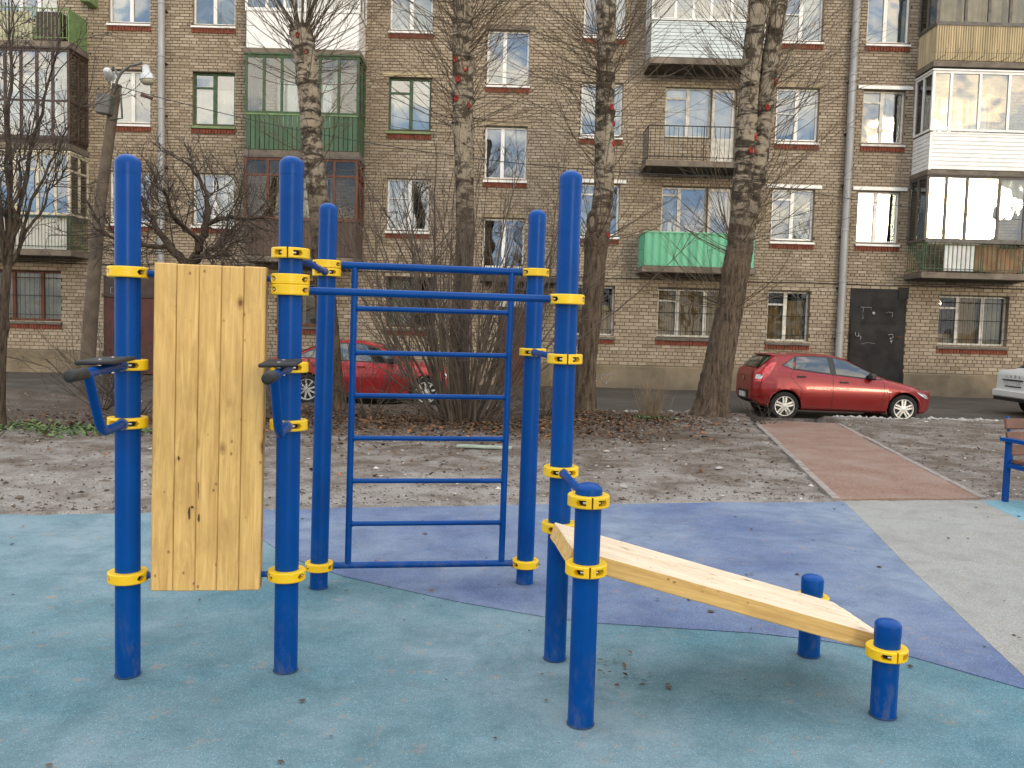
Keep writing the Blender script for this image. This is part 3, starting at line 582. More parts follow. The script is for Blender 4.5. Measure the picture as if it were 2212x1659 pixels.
window(*c2, *H5, cur=[(P, CURT, .6, .98, 0, 1)]); window(*c2, *H4, GRNF, vent=((0,), .28), cur=[(P, CURT, .04, .48, 0, .68), (P, CURT, .52, .97, 0, .70)], sillm=GRNL); window(*c2, *H3, PVC, cur=[(P, CURTG, .6, .98, 0, 1)])
window(*c3, *H5, cur=[(F, CURT)]); window(*c3, *H4, GRNF, vent=((0,), .28), mull=(.52,), cur=[(P, CURT, .1, .5, 0, .75), (P, CURTG, .55, .98, 0, .95)], sillm=GRNL, lint=YPAN); window(*c3, *H3, mull=(.53,), rail=((0,), .62), cur=[(P, CURTG, .03, .5, 0, 1)])
window(*c4, 8.38, 9.85, mull=(.42,), lint=CSLAB); window(*c4, 5.77, 7.22, mull=(.42,), lint=LINTEL, cur=[(P, CURTG, .5, .98, .1, 1)]); window(*c4, 3.30, 4.68, mull=(.5,), redb=False, lint=LINTEL)
window(*c5, *H5, mull=(.5,), cur=[(P, CURTG, .55, .98, 0, 1)]); window(*c5, *H4, mull=(.5,), rail=((1,), .5), cur=[(P, CURTG, .03, .5, 0, 1), (P, CURTG, .55, .97, 0, 1)]); window(*c5, *H3, mull=(.5,), vent=((0,), .2), lint=PVC, cur=[(P, CURT, .03, .5, 0, .9)])
window(*c6, *H5, mull=(.5,), rail=((0,), .5), cur=[(P, CURTG, .5, .97, 0, 1)]); window(*c6, *H4, mull=(.5,), rail=((0,), .52), cur=[(L, CURT, .53, .97, .03, .97)], lint=LINTEL); window(*c6, *H3, mull=(.5,), vent=((0,), .2), lint=PVC, cur=[(F, TANB)])
window(*c7, *H5, mull=(.45,), cur=[(L, CURTG, .03, .97, .02, .98)]); window(*c7, *H4, OLDW, mull=(.48,), vent=((0,), .22), lint=PVC, cur=[(P, CURTG, .62, .78, 0, .9), (L, TANB, .05, .4, .78, .95)]); window(*c7, *H3, mull=(.46,), lint=PVC)
# ground floor
gf = dict(sillm=GREYF, glass=GLASSD, bars=True, deep=0.15)
window(-15.2, -12.84, *H1, RBRN, mull=(.40, .74), cur=[(F, CURT)], **gf); window(-6.72, -5.46, 1.52, 2.78, RBRN, mull=(.5,), cur=[(P, CURTG, .1, .6, 0, 1)], sillm=GREYF, glass=GLASSD); window(-3.62, -2.24, 1.55, 2.95, BRNF, mull=(.52,), sillm=GREYF, glass=GLASSD, cur=[(P, CURTG, .05, .5, 0, 1)])
window(1.72, 2.84, *H1, OLDW, mull=(.5,), cur=[(P, TANB, .03, .97, 0, .62)], **gf); window(4.06, 6.02, 1.48, 2.84, OLDW, mull=(.30, .70), vent=((0,), .25), cur=[(F, TANB)], **gf); window(7.18, 8.37, 1.44, 2.86, OLDW, mull=(.45,), vent=((0,), .27), cur=[(P, TANB, .02, .44, 0, .72), (P, TANB, .48, .97, 0, .82)], **gf)
window(12.04, 14.0, *H1, OLDW, mull=(.30, .66), vent=((0,), .25), cur=[(P, TANB, .32, .62, 0, .95), (P, CURTG, .68, .97, 0, .98), (L, YPAN, .03, .26, 0, .22)], **gf)
# windows and doors behind the balconies
bw1 = window(4.07, 5.36, H4[0] + 0.02, 8.44, OLDW, mull=(.5,), vent=((0,), .22), cur=[(P, CURT, .05, .97, 0, 1)], sill=False); window(4.06, 5.35, H3[0] + 0.12, 5.69, OLDW, mull=(.4,), vent=((0,), .18), cur=[(P, CURT, .05, .3, 0, 1)], sill=False)
for (z0, z1) in ((6.22, 8.44), (3.42, 5.69)):
    OPEN.append((5.375, 6.06, z0, z1)); mb = MB(); y = WY + 0.11
    mb.box(5.38, 5.47, y, y + .06, z0, z1); mb.box(5.96, 6.055, y, y + .06, z0, z1); mb.box(5.47, 5.96, y, y + .06, z1 - .1, z1); mb.box(5.47, 5.96, y, y + .06, z0, z0 + 0.85); d_ = mb.build('balcony_door', OLDW, bld)
    pane(d_, 5.47, 5.96, y + .03, z0 + .85, z1 - .1); curtain(d_, 5.45, 5.98, y + .2, z0 + .3, z1, CURTG)
for xa, xb in ((-14.6, -12.9), (-6.8, -5.2), (11.6, 13.2)):
    for z0, z1 in ((9.8, 11.2), (7.05, 8.4), (4.3, 5.7)): window(xa, xb, z0, z1, PVC if z0 > 5 else OLDW, mull=(.38, .68), cur=[(P, CURT, .05, .4, 0, 1), (P, CURT, .65, .97, 0, 1)], sill=False)
# entrance doors
OPEN += [(9.52, 11.10, -0.3, 2.95), (-11.64, -10.16, -0.3, 2.78), (-0.42, 0.79, -0.3, 2.62)]
mb = MB(); mb.box(9.50, 11.08, WY - .03, WY + .04, 0.02, 2.99); mb.box(10.84, 11.13, WY - .05, WY - .031, 2.72, 3.05); mb.box(9.52, 11.06, WY - .042, WY - .0305, 2.02, 2.06); mb.box(9.545, 9.60, WY - .05, WY - .031, 0.9, 2.0); mb.box(9.56, 11.02, WY - .036, WY - .0302, 0.10, 2.00); bd = mb.build('entrance_door', BLKD, bld); bd['label'] = 'tall black sheet metal door with chalk scribbles'
def scribble(parent, strokes, x, y, z, s, r=0.011, mat=None, name='chalk_mark'):
    mb = MB()
    for st in strokes: mb.tube([(x + a * s, y, z + b_ * s) for a, b_ in st], r * .7, 5)
    return mb.build(name, mat or CHALK, parent, smooth=60)
scribble(bd, [[(0, 1), (.9, 1), (.9, .8)], [(.25, 1), (.2, .55)], [(.2, .4), (.25, .1), (.1, 0)]], 9.80, WY - .035, 2.12, .34, .008); scribble(bd, [[(0, .9), (.35, 1), (.8, .95)], [(.8, .95), (.75, .4)]], 10.52, WY - .035, 2.10, .24, .007)
scribble(bd, [[(0, 1), (.1, .4), (.5, .2), (.6, .9)], [(.5, .5), (1, .3), (.9, -.2)]], 9.68, WY - .04, 1.58, .17, .014); scribble(bd, [[(0, .9), (.6, 1), (.7, .5), (.2, .4)], [(.3, .5), (.5, -.3)], [(.7, .1), (.3, -.1)]], 10.62, WY - .04, 1.52, .2, .014); scribble(bd, [[(0, 0), (.5, .12), (1, .05)]], 9.86, WY - .04, 1.42, .4, .005); scribble(bd, [[(0, .2), (.3, .1), (1, .3)], [(.2, 0), (.8, .05)]], 10.84, WY - .04, 1.62, .2, .008, REDB)
mb = MB(); mb.lathe([(.045, 0), (.04, .02), (0, .03)], 12, M=T(10.17, WY - .036, 2.30) @ RX(math.pi / 2)); mb.build('peephole_plate', CHALK, bd)
mb = MB(); mb.box(-11.62, -10.9, WY + .03, WY + .09, 0.02, 2.16); mb.box(-10.895, -10.18, WY + .03, WY + .09, 0.02, 2.16); ld = mb.build('entrance_door', MAROON, bld); ld['label'] = 'maroon double door behind the first post'
mb = MB(); mb.box(-11.62, -10.18, WY + .02, WY + .09, 2.18, 2.76); mb.build('transom_panel', BRNF, ld); scribble(ld, [[(.3, 1), (0, 1), (0, 0), (.35, 0)], [(.7, 1), (.7, .1)], [(.7, .55), (1.1, .55)], [(1.1, 1), (1.1, 0)], [(.6, 1.05), (1.5, 1.05)]], -11.44, WY + .012, 2.28, .17, .012)
mb = MB(); mb.box(-.40, .18, WY + .03, WY + .09, -.02, 2.12); mb.box(.185, .77, WY + .03, WY + .09, -.02, 2.12); cd_ = mb.build('entrance_door', MAROON, bld); cd_['label'] = 'maroon door behind the bare shrub'
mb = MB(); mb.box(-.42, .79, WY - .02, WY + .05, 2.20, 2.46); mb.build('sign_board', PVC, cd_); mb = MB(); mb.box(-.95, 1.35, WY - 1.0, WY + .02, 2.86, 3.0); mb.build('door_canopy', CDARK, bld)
mb = MB(); mb.box(-.41, .78, WY + .1, WY + .12, -.3, 2.62); mb.build('door_backing', ROOM, cd_)
# drainpipes
for px in (-9.93, 9.195):
    dp = None
    for i, z in enumerate(np.arange(0.35, 12.1, 1.42)):
        mb = MB(); mb.lathe([(.098, z), (.1, z + 1.36), (.112, z + 1.37), (.112, z + 1.42), (.098, z + 1.43)], 20, M=T(px + 0.006 * math.sin(i * 2.1), WY - .17, 0))
        if dp is None: dp = mb.build('drainpipe', ZINC, bld, smooth=40)
        else: mb.build('pipe_section', ZINC, dp, smooth=40)
        mb = MB(); mb.box(px - .12, px + .12, WY - .18, WY + .01, z + 1.2, z + 1.225); mb.build('pipe_bracket', IRON, dp)
# plinth
mb = MB()
def plinth(a, b): mb.box(a, b, WY - .045, WY + .2, -.6, .60); mb.add([(a, WY - .045, .6001), (b, WY - .045, .6001), (b, WY + .0, .635), (a, WY + .0, .635)], ((0, 1, 2, 3),))
for a, b in ((-19, -11.66), (-10.14, -.44), (.81, 9.49), (11.12, 19)): plinth(a, b)
pl_ = mb.build('plinth', PLASTER, bld)
th = np.linspace(0, 2 * math.pi, 18)
heart = [(0.5 * (16 * math.sin(t) ** 3) / 16 + .5, (13 * math.cos(t) - 5 * math.cos(2 * t) - 2 * math.cos(3 * t) - math.cos(4 * t)) / 30 + .5) for t in th]
scribble(pl_, [[(0, .62), (.5, .75), (.62, .95), (.3, 1.05), (.1, .8), (.12, .5), (.4, .4)]], 2.29, WY - .047, 0.07, .27, .014); scribble(pl_, [heart, [(.5, .2), (.62, -.05)]], 2.52, WY - .047, 0.10, .30, .014)
# cable along the facade
mb = MB(); mb.tube([(x, WY - .025, 3.10 + .012 * math.sin(x * 1.7) + .008 * math.sin(x * 4.1)) for x in np.arange(-17, 17, .4)], .010, 5); mb.build('facade_cable', IRON, bld)

# ---------------------------------------------------------------- balconies
BD = 1.0
def balcony(x0, x1, zs, par, glz=None, slab=CSLAB, label=None, ztop=None):
    """slab (part) with parapet pieces, mullions and panes"""
    yf = WY - BD; mb = MB(); st = zs - 0.15
    mb.box(x0 - .05, x1 + .05, yf - .04, WY + .02, st, zs, 0); mb.box(x0 - .045, x1 + .045, yf - .035, WY + .01, st - .012, st - .0005, 1)  # slab with a thin layer of darker concrete underneath
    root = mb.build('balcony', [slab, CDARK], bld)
    if label: root['label'] = label
    kind, pm, ph = par[0], par[1], par[2]; zt = zs + ph
    def place(me, name, n, a, b, side=None):
        for i in range(n):
            t = (i + .5) / n; q = a + (b - a) * t
            inst(me, name, root, T(q, yf, 0) if side is None else T(x0 if side == 0 else x1, q, 0) @ RZ(math.pi / 2))
    if kind in ('slat', 'corr'):
        n = par[3]; wd = (x1 - x0) / n; nd = max(4, int(round(BD / wd))); wd2 = BD / nd
        def sl(w_, gap):
            m = MB()
            if kind == 'slat': m.box(-w_ / 2 + gap, w_ / 2 - gap, -.012, .012, zs + .02, zt)
            else: m.add([(-w_ / 2, .012, zs + .02), (-w_ * .22, -.018, zs + .02), (w_ * .22, -.018, zs + .02), (w_ / 2, .012, zs + .02), (-w_ / 2, .012, zt), (-w_ * .22, -.018, zt), (w_ * .22, -.018, zt), (w_ / 2, .012, zt)], ((0, 1, 5, 4), (1, 2, 6, 5), (2, 3, 7, 6)))
            return m.mesh('slat' if kind == 'slat' else 'corrugated_strip', pm)
        nm = 'slat' if kind == 'slat' else 'corrugated_strip'; gp = par[4] if len(par) > 4 else .004
        place(sl(wd, gp), nm, n, x0, x1); m2 = sl(wd2, gp); place(m2, nm, nd, yf + .02, WY, 0); place(m2, nm, nd, yf + .02, WY, 1)
        m = MB(); m.box(x0 - .02, x1 + .02, yf - .03, yf + .03, zt - .002, zt + .035); m.box(x0 - .02, x0 + .03, yf + .03, WY, zt - .002, zt + .035); m.box(x1 - .03, x1 + .02, yf + .03, WY, zt - .002, zt + .035); m.build('handrail', par[5] if len(par) > 5 else pm, root)
    elif kind == 'siding':
        n = par[3]; hh = (zt - zs - .02) / n
        def bd_(l): m = MB(); m.add([(-l / 2, .0, 0), (l / 2, .0, 0), (l / 2, -.016, .008), (-l / 2, -.016, .008), (-l / 2, -.004, hh - .006), (l / 2, -.004, hh - .006), (-l / 2, 0, hh), (l / 2, 0, hh)], ((0, 1, 2, 3), (3, 2, 5, 4), (4, 5, 7, 6))); return m.mesh('siding_board', pm)
        a = bd_(x1 - x0); b = bd_(BD)
        for i in range(n):
            z = zs + .02 + i * hh; inst(a, 'siding_board', root, T((x0 + x1) / 2, yf, z)); inst(b, 'siding_board', root, T(x0, WY - BD / 2, z) @ RZ(-math.pi / 2)); inst(b, 'siding_board', root, T(x1, WY - BD / 2, z) @ RZ(math.pi / 2))
        m = MB(); m.box(x0 - .022, x0 + .04, yf - .022, yf + .04, zs, zt); m.box(x1 - .04, x1 + .022, yf - .022, yf + .04, zs, zt); m.box(x0 + .04, x1 - .04, yf - .02, yf + .03, zt - .03, zt + .01); m.build('corner_trim', pm, root)
    elif kind == 'panel':
        m = MB(); m.box(x0, x1, yf - .01, yf + .03, zs - .1, zt); m.box(x0, x0 + .03, yf + .03, WY, zs - .1, zt); m.box(x1 - .03, x1, yf + .03, WY, zs - .1, zt); m.build('parapet_panel', pm, root)
        m = MB(); m.box(x0 - .03, x1 + .03, yf - .04, yf + .05, zt, zt + .03); m.box(x1 - .05, x1 + .03, yf + .05, WY, zt, zt + .03); m.build('handrail', par[3] if len(par) > 3 else GREYF, root)
    elif kind == 'rail':
        n = par[3]; m = MB(); m.tube([(0, 0, zs + .05), (0, 0, zt)], par[4] if len(par) > 4 else .007, 5); b = m.mesh('baluster', pm)
        place(b, 'baluster', n, x0, x1); nd = int(n * BD / (x1 - x0)); place(b, 'baluster', nd, yf, WY, 0); place(b, 'baluster', nd, yf, WY, 1)
        m = MB()
        for z, r in ((zt, .016), (zs + .10, .011)): m.tube([(x0, WY, z), (x0, yf, z), (x1, yf, z), (x1, WY, z)], r, 6)
        for px in (x0, (x0 + x1) / 2, x1): m.tube([(px, yf, zs - .02), (px, yf, zt)], .014, 6)
        m.build('handrail', pm, root)
    if glz:
        gm, muls, tr, gl = glz[0], glz[1], glz[2], glz[3]; z0, z1 = zt + .035, (ztop or zs + 2.50); f = .035
        m = MB(); xsx = [x0] + [x0 + (x1 - x0) * q for q in muls] + [x1]
        for q in xsx: m.box(q - f, q + f, yf - .03, yf + .03, z0, z1)
        m.box(x0 + f, x1 - f, yf - .028, yf + .028, z0, z0 + .06); m.box(x0 + f, x1 - f, yf - .028, yf + .028, z1 - .07, z1)
        for xx in (x0, x1):
            for q in (.5, .97): m.box(xx - f, xx + f, yf + BD * q - f, yf + BD * q + f, z0, z1)
            m.box(xx - f + .002, xx + f - .002, yf + f, WY, z0, z0 + .06); m.box(xx - f + .002, xx + f - .002, yf + f, WY, z1 - .07, z1)
        if tr:
            zt2 = z0 + (z1 - z0) * tr; m.box(x0 + f, x1 - f, yf - .026, yf + .026, zt2 - .025, zt2 + .025)
            for xx in (x0, x1): m.box(xx - f + .003, xx + f - .003, yf + f, WY, zt2 - .025, zt2 + .025)
        fr = m.build('glazing_frame', gm, root)
        m = MB(); m.box(x0 - .06, x1 + .06, yf - .06, WY, z1 + .001, z1 + .04); m.build('balcony_roof', glz[4] if len(glz) > 4 else gm, root)
        zz = [(z0 + .06, z1 - .07)] if not tr else [(z0 + .06, zt2 - .025), (zt2 + .025, z1 - .07)]
        for i in range(len(xsx) - 1):
            for za, zb in zz: pane(root, xsx[i] + f, xsx[i + 1] - f, yf, za, zb, gl)
        for xx in (x0, x1):
            for ya, yb in ((yf + .035, yf + BD * .5 - f), (yf + BD * .5 + f, yf + BD * .97 - f)):
                for za, zb in zz: pane(root, ya, yb, xx, za, zb, gl, side=True)
    return root
Z5, Z4, Z3 = 8.90, 6.21, 3.38
A_ = (-15.1, -12.07); B_ = (-7.32, -4.33); C_ = (3.48, 6.46); D_ = (11.04, 14.15)
a5 = balcony(*A_, Z5, ('rail', GRNL, .86, 30, .010), label='balcony with open light green railing')
mb = MB(); mb.box(-13.0, -12.35, WY - .85, WY - .3, Z5, Z5 + .82); mb.build('wooden_cabinet', BRNF, a5); mb = MB(); mb.box(-15.0, -13.1, WY - .9, WY - .86, Z5, Z5 + .80); mb.build('white_screen', CREAM, a5); mb = MB(); mb.box(-12.085, -12.06, WY - .98, WY, Z5 + .03, Z5 + .84); mb.build('side_screen', GRNL, a5)
a4 = balcony(*A_, Z4, ('panel', BRNF, .12, BRNF), (BRNF, (.16, .30, .44, .58, .72, .86), .42, GLASS), label='full height brown glazed balcony', ztop=8.70)
a3 = balcony(*A_, Z3, ('rail', GRNF, .90, 34), (CREAM, (.14, .33, .52, .72, .88), .72, GLASS), label='cream glazed balcony with dark green railing', ztop=5.98)
mb = MB(); mb.box(-15.0, -12.2, WY - .93, WY - .9, Z3 + .02, Z3 + .86); mb.build('white_screen', CURT, a3)
b5 = balcony(*B_, Z5 - .03, ('panel', WSID, .96, PVC), (PVC, (.18, .34, .52, .7, .86), None, GLASS), label='white panelled balcony over the green one', ztop=11.35)
b4 = balcony(*B_, Z4 - .01, ('slat', GRNP, .93, 24, .010, GRNL), (GRNF, (.16, .32, .5, .66, .83), None, GLASSM), label='green balcony clad in vertical metal slats', ztop=8.70)
WEATH = paint('weathered_boards', (0.105, 0.070, 0.050), 0.8, 0.5, 5, streak=True)
b3 = balcony(*B_, Z3, ('slat', WEATH, .95, 30, .003), (RBRN, (.2, .42, .6, .8), .72, GLASSD, GREYF), label='weathered wooden balcony with red brown glazing bars', ztop=6.0)
c5_ = balcony(*C_, Z5, ('siding', BSID, .95, 10), (PVC, (.2, .36, .52, .7, .86), None, GLASS), label='balcony with pale blue siding', ztop=11.35)
c4_ = balcony(*C_, Z4, ('rail', IRON, .92, 24), label='open balcony with black iron railing')
mb = MB()
for i in range(9):
    px = C_[0] + .25 + i * .31; mb.tube([(px, WY - 1.0, Z4 + .02), (px, WY - 1.2, Z4 + .05), (px, WY - 1.22, Z4 + .12)], .006, 4)
mb.tube([(C_[0], WY - .9, Z4 + .05), (C_[0] - .35, WY - 1.0, Z4 + .06), (C_[0] - .4, WY - .6, Z4 - .02), (C_[0], WY - .4, Z4)], .007, 4); mb.build('clothes_line_bracket', IRON, c4_)
c3_ = balcony(*C_, Z3, ('corr', MINT, .90, 15, .004, MINT), label='balcony clad in mint green corrugated metal')
d5 = balcony(*D_, Z5 + .12, ('corr', YPAN, .93, 48, .002, GREYF), (GREYF, (.24, .44, .62, .82), None, GLASSD), label='balcony with rusty yellow corrugated parapet', ztop=11.45); curtain(d5, 11.2, 14.0, WY - .8, Z5 + 1.1, 11.4, CURT, .04)
mb = MB()
for i in range(9):
    px = D_[0] + .15 + i * .34; mb.tube([(px - .1, WY - 1.02, Z5 + .14), (px, WY - 1.22, Z5 + .2), (px + .02, WY - 1.24, Z5 + .38)], .008, 4)
mb.tube([(D_[0] - .2, WY - 1.2, Z5 + .28), (D_[1], WY - 1.24, Z5 + .28)], .004, 4); mb.build('clothes_line_bracket', IRON, d5)
d4 = balcony(*D_, Z4 - .06, ('siding', WSID, 1.0, 9), (PVC, (.15, .40, .65, .88), None, GLASS, PVC), label='white balcony with horizontal plastic siding', ztop=8.76)
d3 = balcony(*D_, Z3 + .04, ('rail', GRNF, .82, 26, .011), (GREYF, (.16, .34, .62, .85), None, GLASSM, GREYF), label='grey brown glazed balcony over dark green balusters', ztop=6.02)
mb = MB(); mb.box(11.65, 12.45, WY - .9, WY - .87, Z3 + .1, Z3 + .78); mb.build('white_panel', PANELW, d3); mb = MB(); mb.box(12.5, 13.1, WY - .85, WY - .82, Z3 + .1, Z3 + .8); mb.box(13.15, 13.8, WY - .8, WY - .77, Z3 + .1, Z3 + .74); mb.build('brown_board', PINKB, d3); curtain(d3, 12.5, 14.1, WY - .75, 5.2, 5.95, CURT, .03); mb = MB(); mb.box(D_[0], D_[1], WY - 1.05, WY - .94, Z3 + .84, Z3 + .94); mb.build('timber_rail', GREYF, d3)
# air conditioner box at the upper left
mb = MB(); mb.cbox(-12.0, -11.75, WY - .55, WY, 10.13, 10.55, .02); mb.build('wall_vent_box', GRNL, bld)

# ---------------------------------------------------------------- wall and bricks
xsb = sorted({-19.0, 19.0} | {v for o in OPEN for v in o[:2]}); zsb = sorted({-.5, 15.2} | {v for o in OPEN for v in o[2:]}); mb = MB()
for i in range(len(xsb) - 1):
    for j in range(len(zsb) - 1):
        xm, zm = (xsb[i] + xsb[i + 1]) / 2, (zsb[j] + zsb[j + 1]) / 2
        if any(o[0] < xm < o[1] and o[2] < zm < o[3] for o in OPEN): continue
        mb.quad((xsb[i], WY, zsb[j]), (xsb[i + 1], WY, zsb[j]), (xsb[i + 1], WY, zsb[j + 1]), (xsb[i], WY, zsb[j + 1]))
for x0, x1, z0, z1 in OPEN:
    y1 = WY + .26
    mb.quad((x0, WY, z0), (x0, WY, z1), (x0, y1, z1), (x0, y1, z0), 1); mb.quad((x1, WY, z0), (x1, y1, z0), (x1, y1, z1), (x1, WY, z1), 1); mb.quad((x0, WY, z1), (x1, WY, z1), (x1, y1, z1), (x0, y1, z1), 1); mb.quad((x0, WY, z0), (x0, y1, z0), (x1, y1, z0), (x1, WY, z0), 1)
mb.quad((-19, WY, -.5), (-19, WY, 15.2), (-19, WY + 12, 15.2), (-19, WY + 12, -.5)); mb.quad((19, WY, -.5), (19, WY + 12, -.5), (19, WY + 12, 15.2), (19, WY, 15.2)); mb.quad((-19, WY + 12, -.5), (-19, WY + 12, 15.2), (19, WY + 12, 15.2), (19, WY + 12, -.5)); mb.quad((-19.4, WY - .4, 15.2), (19.4, WY - .4, 15.2), (19.4, WY + 12.4, 15.5), (-19.4, WY + 12.4, 15.5))
mb.build('wall', [MORTAR, LINTEL], bld)
rows = []; single = []; zr_ = .64; r = -1; CL, CU = .1015, .0822
while zr_ < 13.0:
    r += 1; CH = CL if zr_ < 3.05 else CU; z0 = zr_; zr_ += CH; hdr = (r % 6 == 3); L_ = .133 if hdr else .266; x = -18.0 - (0.066 if hdr else (.133 if r % 2 else 0)) ; zc = z0 + CH / 2
    cuts = sorted([(o[0], o[1]) for o in OPEN if o[2] - .02 < zc < o[3] + .015])
    while x < 18:
        a, b = x + .006 + random.uniform(-.002, .002), x + L_ - .006 + random.uniform(-.002, .002); x += L_
        segs = [(a, b)]
        for c0, c1_ in cuts:
            ns = []
            for s0, s1 in segs:
                if s1 <= c0 or s0 >= c1_: ns.append((s0, s1)); continue
                if s0 < c0: ns.append((s0, c0))
                if s1 > c1_: ns.append((c1_, s1))
            segs = ns
        for s0, s1 in segs:
            if s1 - s0 < .035: continue
            tnt = min(1, max(0, random.gauss(.52, .20)))
            full = (not hdr) and abs((s1 - s0) - .254) < .005
            if full and len(single) < 300 and ((2.95 < s0 < 8.9 and .64 < z0 < 1.25) or (11.2 < s0 < 14.6 and .64 < z0 < 1.25)): single.append(((s0 + s1) / 2, z0 + CH / 2, tnt)); continue
            rows.append((s0, s1, z0 + .0055 + random.uniform(-.001, .001), z0 + CH - .0055 + random.uniform(-.001, .001), WY - .010 + random.uniform(-.003, .002), tnt))
Rw = np.array(rows); n = len(Rw); ch = .006
def brick_verts(x0, x1, z0, z1, yf): 
    z_ = np.zeros_like(x0) + WY + .001
    return np.stack([np.stack(q, -1) for q in ((x0, z_, z0), (x1, z_, z0), (x1, z_, z1), (x0, z_, z1), (x0 + ch, yf, z0 + ch * .8), (x1 - ch, yf, z0 + ch * .8), (x1 - ch, yf, z1 - ch * .8), (x0 + ch, yf, z1 - ch * .8))], 1)
VB = brick_verts(*[Rw[:, i] for i in range(5)]); BF = np.array([(4, 5, 6, 7), (0, 1, 5, 4), (1, 2, 6, 5), (2, 3, 7, 6), (3, 0, 4, 7)])
FB = (BF[None] + (np.arange(n) * 8)[:, None, None]).reshape(-1, 4)
bo = inst(fast_mesh('brickwork', BRICK, VB.reshape(-1, 3), FB, False, np.repeat(Rw[:, 5], 5)), 'brickwork', bld); bo['kind'] = 'stuff'
BM = []
for k in range(10):
    v = brick_verts(np.array([-.127]), np.array([.127]), np.array([-CL / 2 + .0055]), np.array([CL / 2 - .0055]), np.array([WY - .010]))[0]; v[:, 1] -= WY
    BM.append(fast_mesh('brick', BRICK, v, BF, False, np.full(5, (k + .5) / 10)))
for x, z, t in single: inst(BM[min(9, int(t * 10))], 'brick', bld, T(x, WY + random.uniform(-.002, .002), z))
# ================================================================== TREES AND SHRUBS
def m_bark(name, low, high, pale, zmix):
    """grooved brown bark low down, smooth pale bark with dark bands higher up (poplar)"""
    N = NT(name); p = N.n('NewGeometry').outputs['Position']
    m1 = N.n('Mapping'); m1.inputs['Scale'].default_value = (1, 1, 0.16); N.set(m1.inputs['Vector'], p); m2 = N.n('Mapping'); m2.inputs['Scale'].default_value = (0.35, 0.35, 1.5); N.set(m2.inputs['Vector'], p)
    g = N.noise(m1.outputs[0], 22, 6, 0.7, 0.5); f = N.noise(p, 60, 4, 0.7); band = N.noise(m2.outputs[0], 4.2, 7, 0.72, 1.0); blot = N.noise(p, 5.5, 6, 0.7)
    k = N.mix(N.ramp(g, (0.36, 0), (0.60, 1)), low, high)
    pk = N.mix(N.ramp(f, (0.35, 0), (0.7, 1)), tuple(x * 0.72 for x in pale), pale); pk = N.mix(N.ramp(band, (0.50, 0.0), (0.57, 0.9)), pk, tuple(x * 0.9 for x in low)); pk = N.mix(N.ramp(blot, (0.48, 0.0), (0.57, 0.85)), pk, tuple(x * 0.9 for x in low))
    z = N.sep(p)[2]; zz = N.math('ADD', z, N.math('MULTIPLY', N.math('SUBTRACT', blot, 0.5), 3.0))
    mr = N.n('MapRange'); N.set(mr.inputs['Value'], zz); mr.inputs['From Min'].default_value = zmix - 0.8; mr.inputs['From Max'].default_value = zmix + 0.8
    k = N.mix(mr.outputs[0], k, pk); N.bump(N.math('ADD', g, N.math('MULTIPLY', f, 0.4)), 0.9, 0.03); return N.fin(k, 0.9, 0, 0.2)
BARK = m_bark('poplar_bark', (0.030, 0.022, 0.016), (0.135, 0.100, 0.070), (0.355, 0.298, 0.222), 3.6)
BARK2 = m_bark('dark_bark', (0.028, 0.021, 0.016), (0.10, 0.075, 0.055), (0.2, 0.17, 0.13), 40)
SHOOT = paint('poplar_shoot_bark', (0.105, 0.074, 0.040), 0.7, 0.4, 3, rand=False); TWIG = paint('dark_twig_bark', (0.068, 0.051, 0.038), 0.8, 0.4, 3, rand=False); STEM = paint('shrub_stem_bark', (0.100, 0.076, 0.056), 0.8, 0.45, 4, rand=False)
WOUND = paint('red_wound_paint', (0.34, 0.035, 0.022), 0.85, 0.7, 30); HEARTW = paint('cut_wood', (0.22, 0.16, 0.11), 0.85, 0.4, 20)
DRYG = paint('dry_grass', (0.27, 0.205, 0.125), 0.85, 0.4, 5, rand=False)

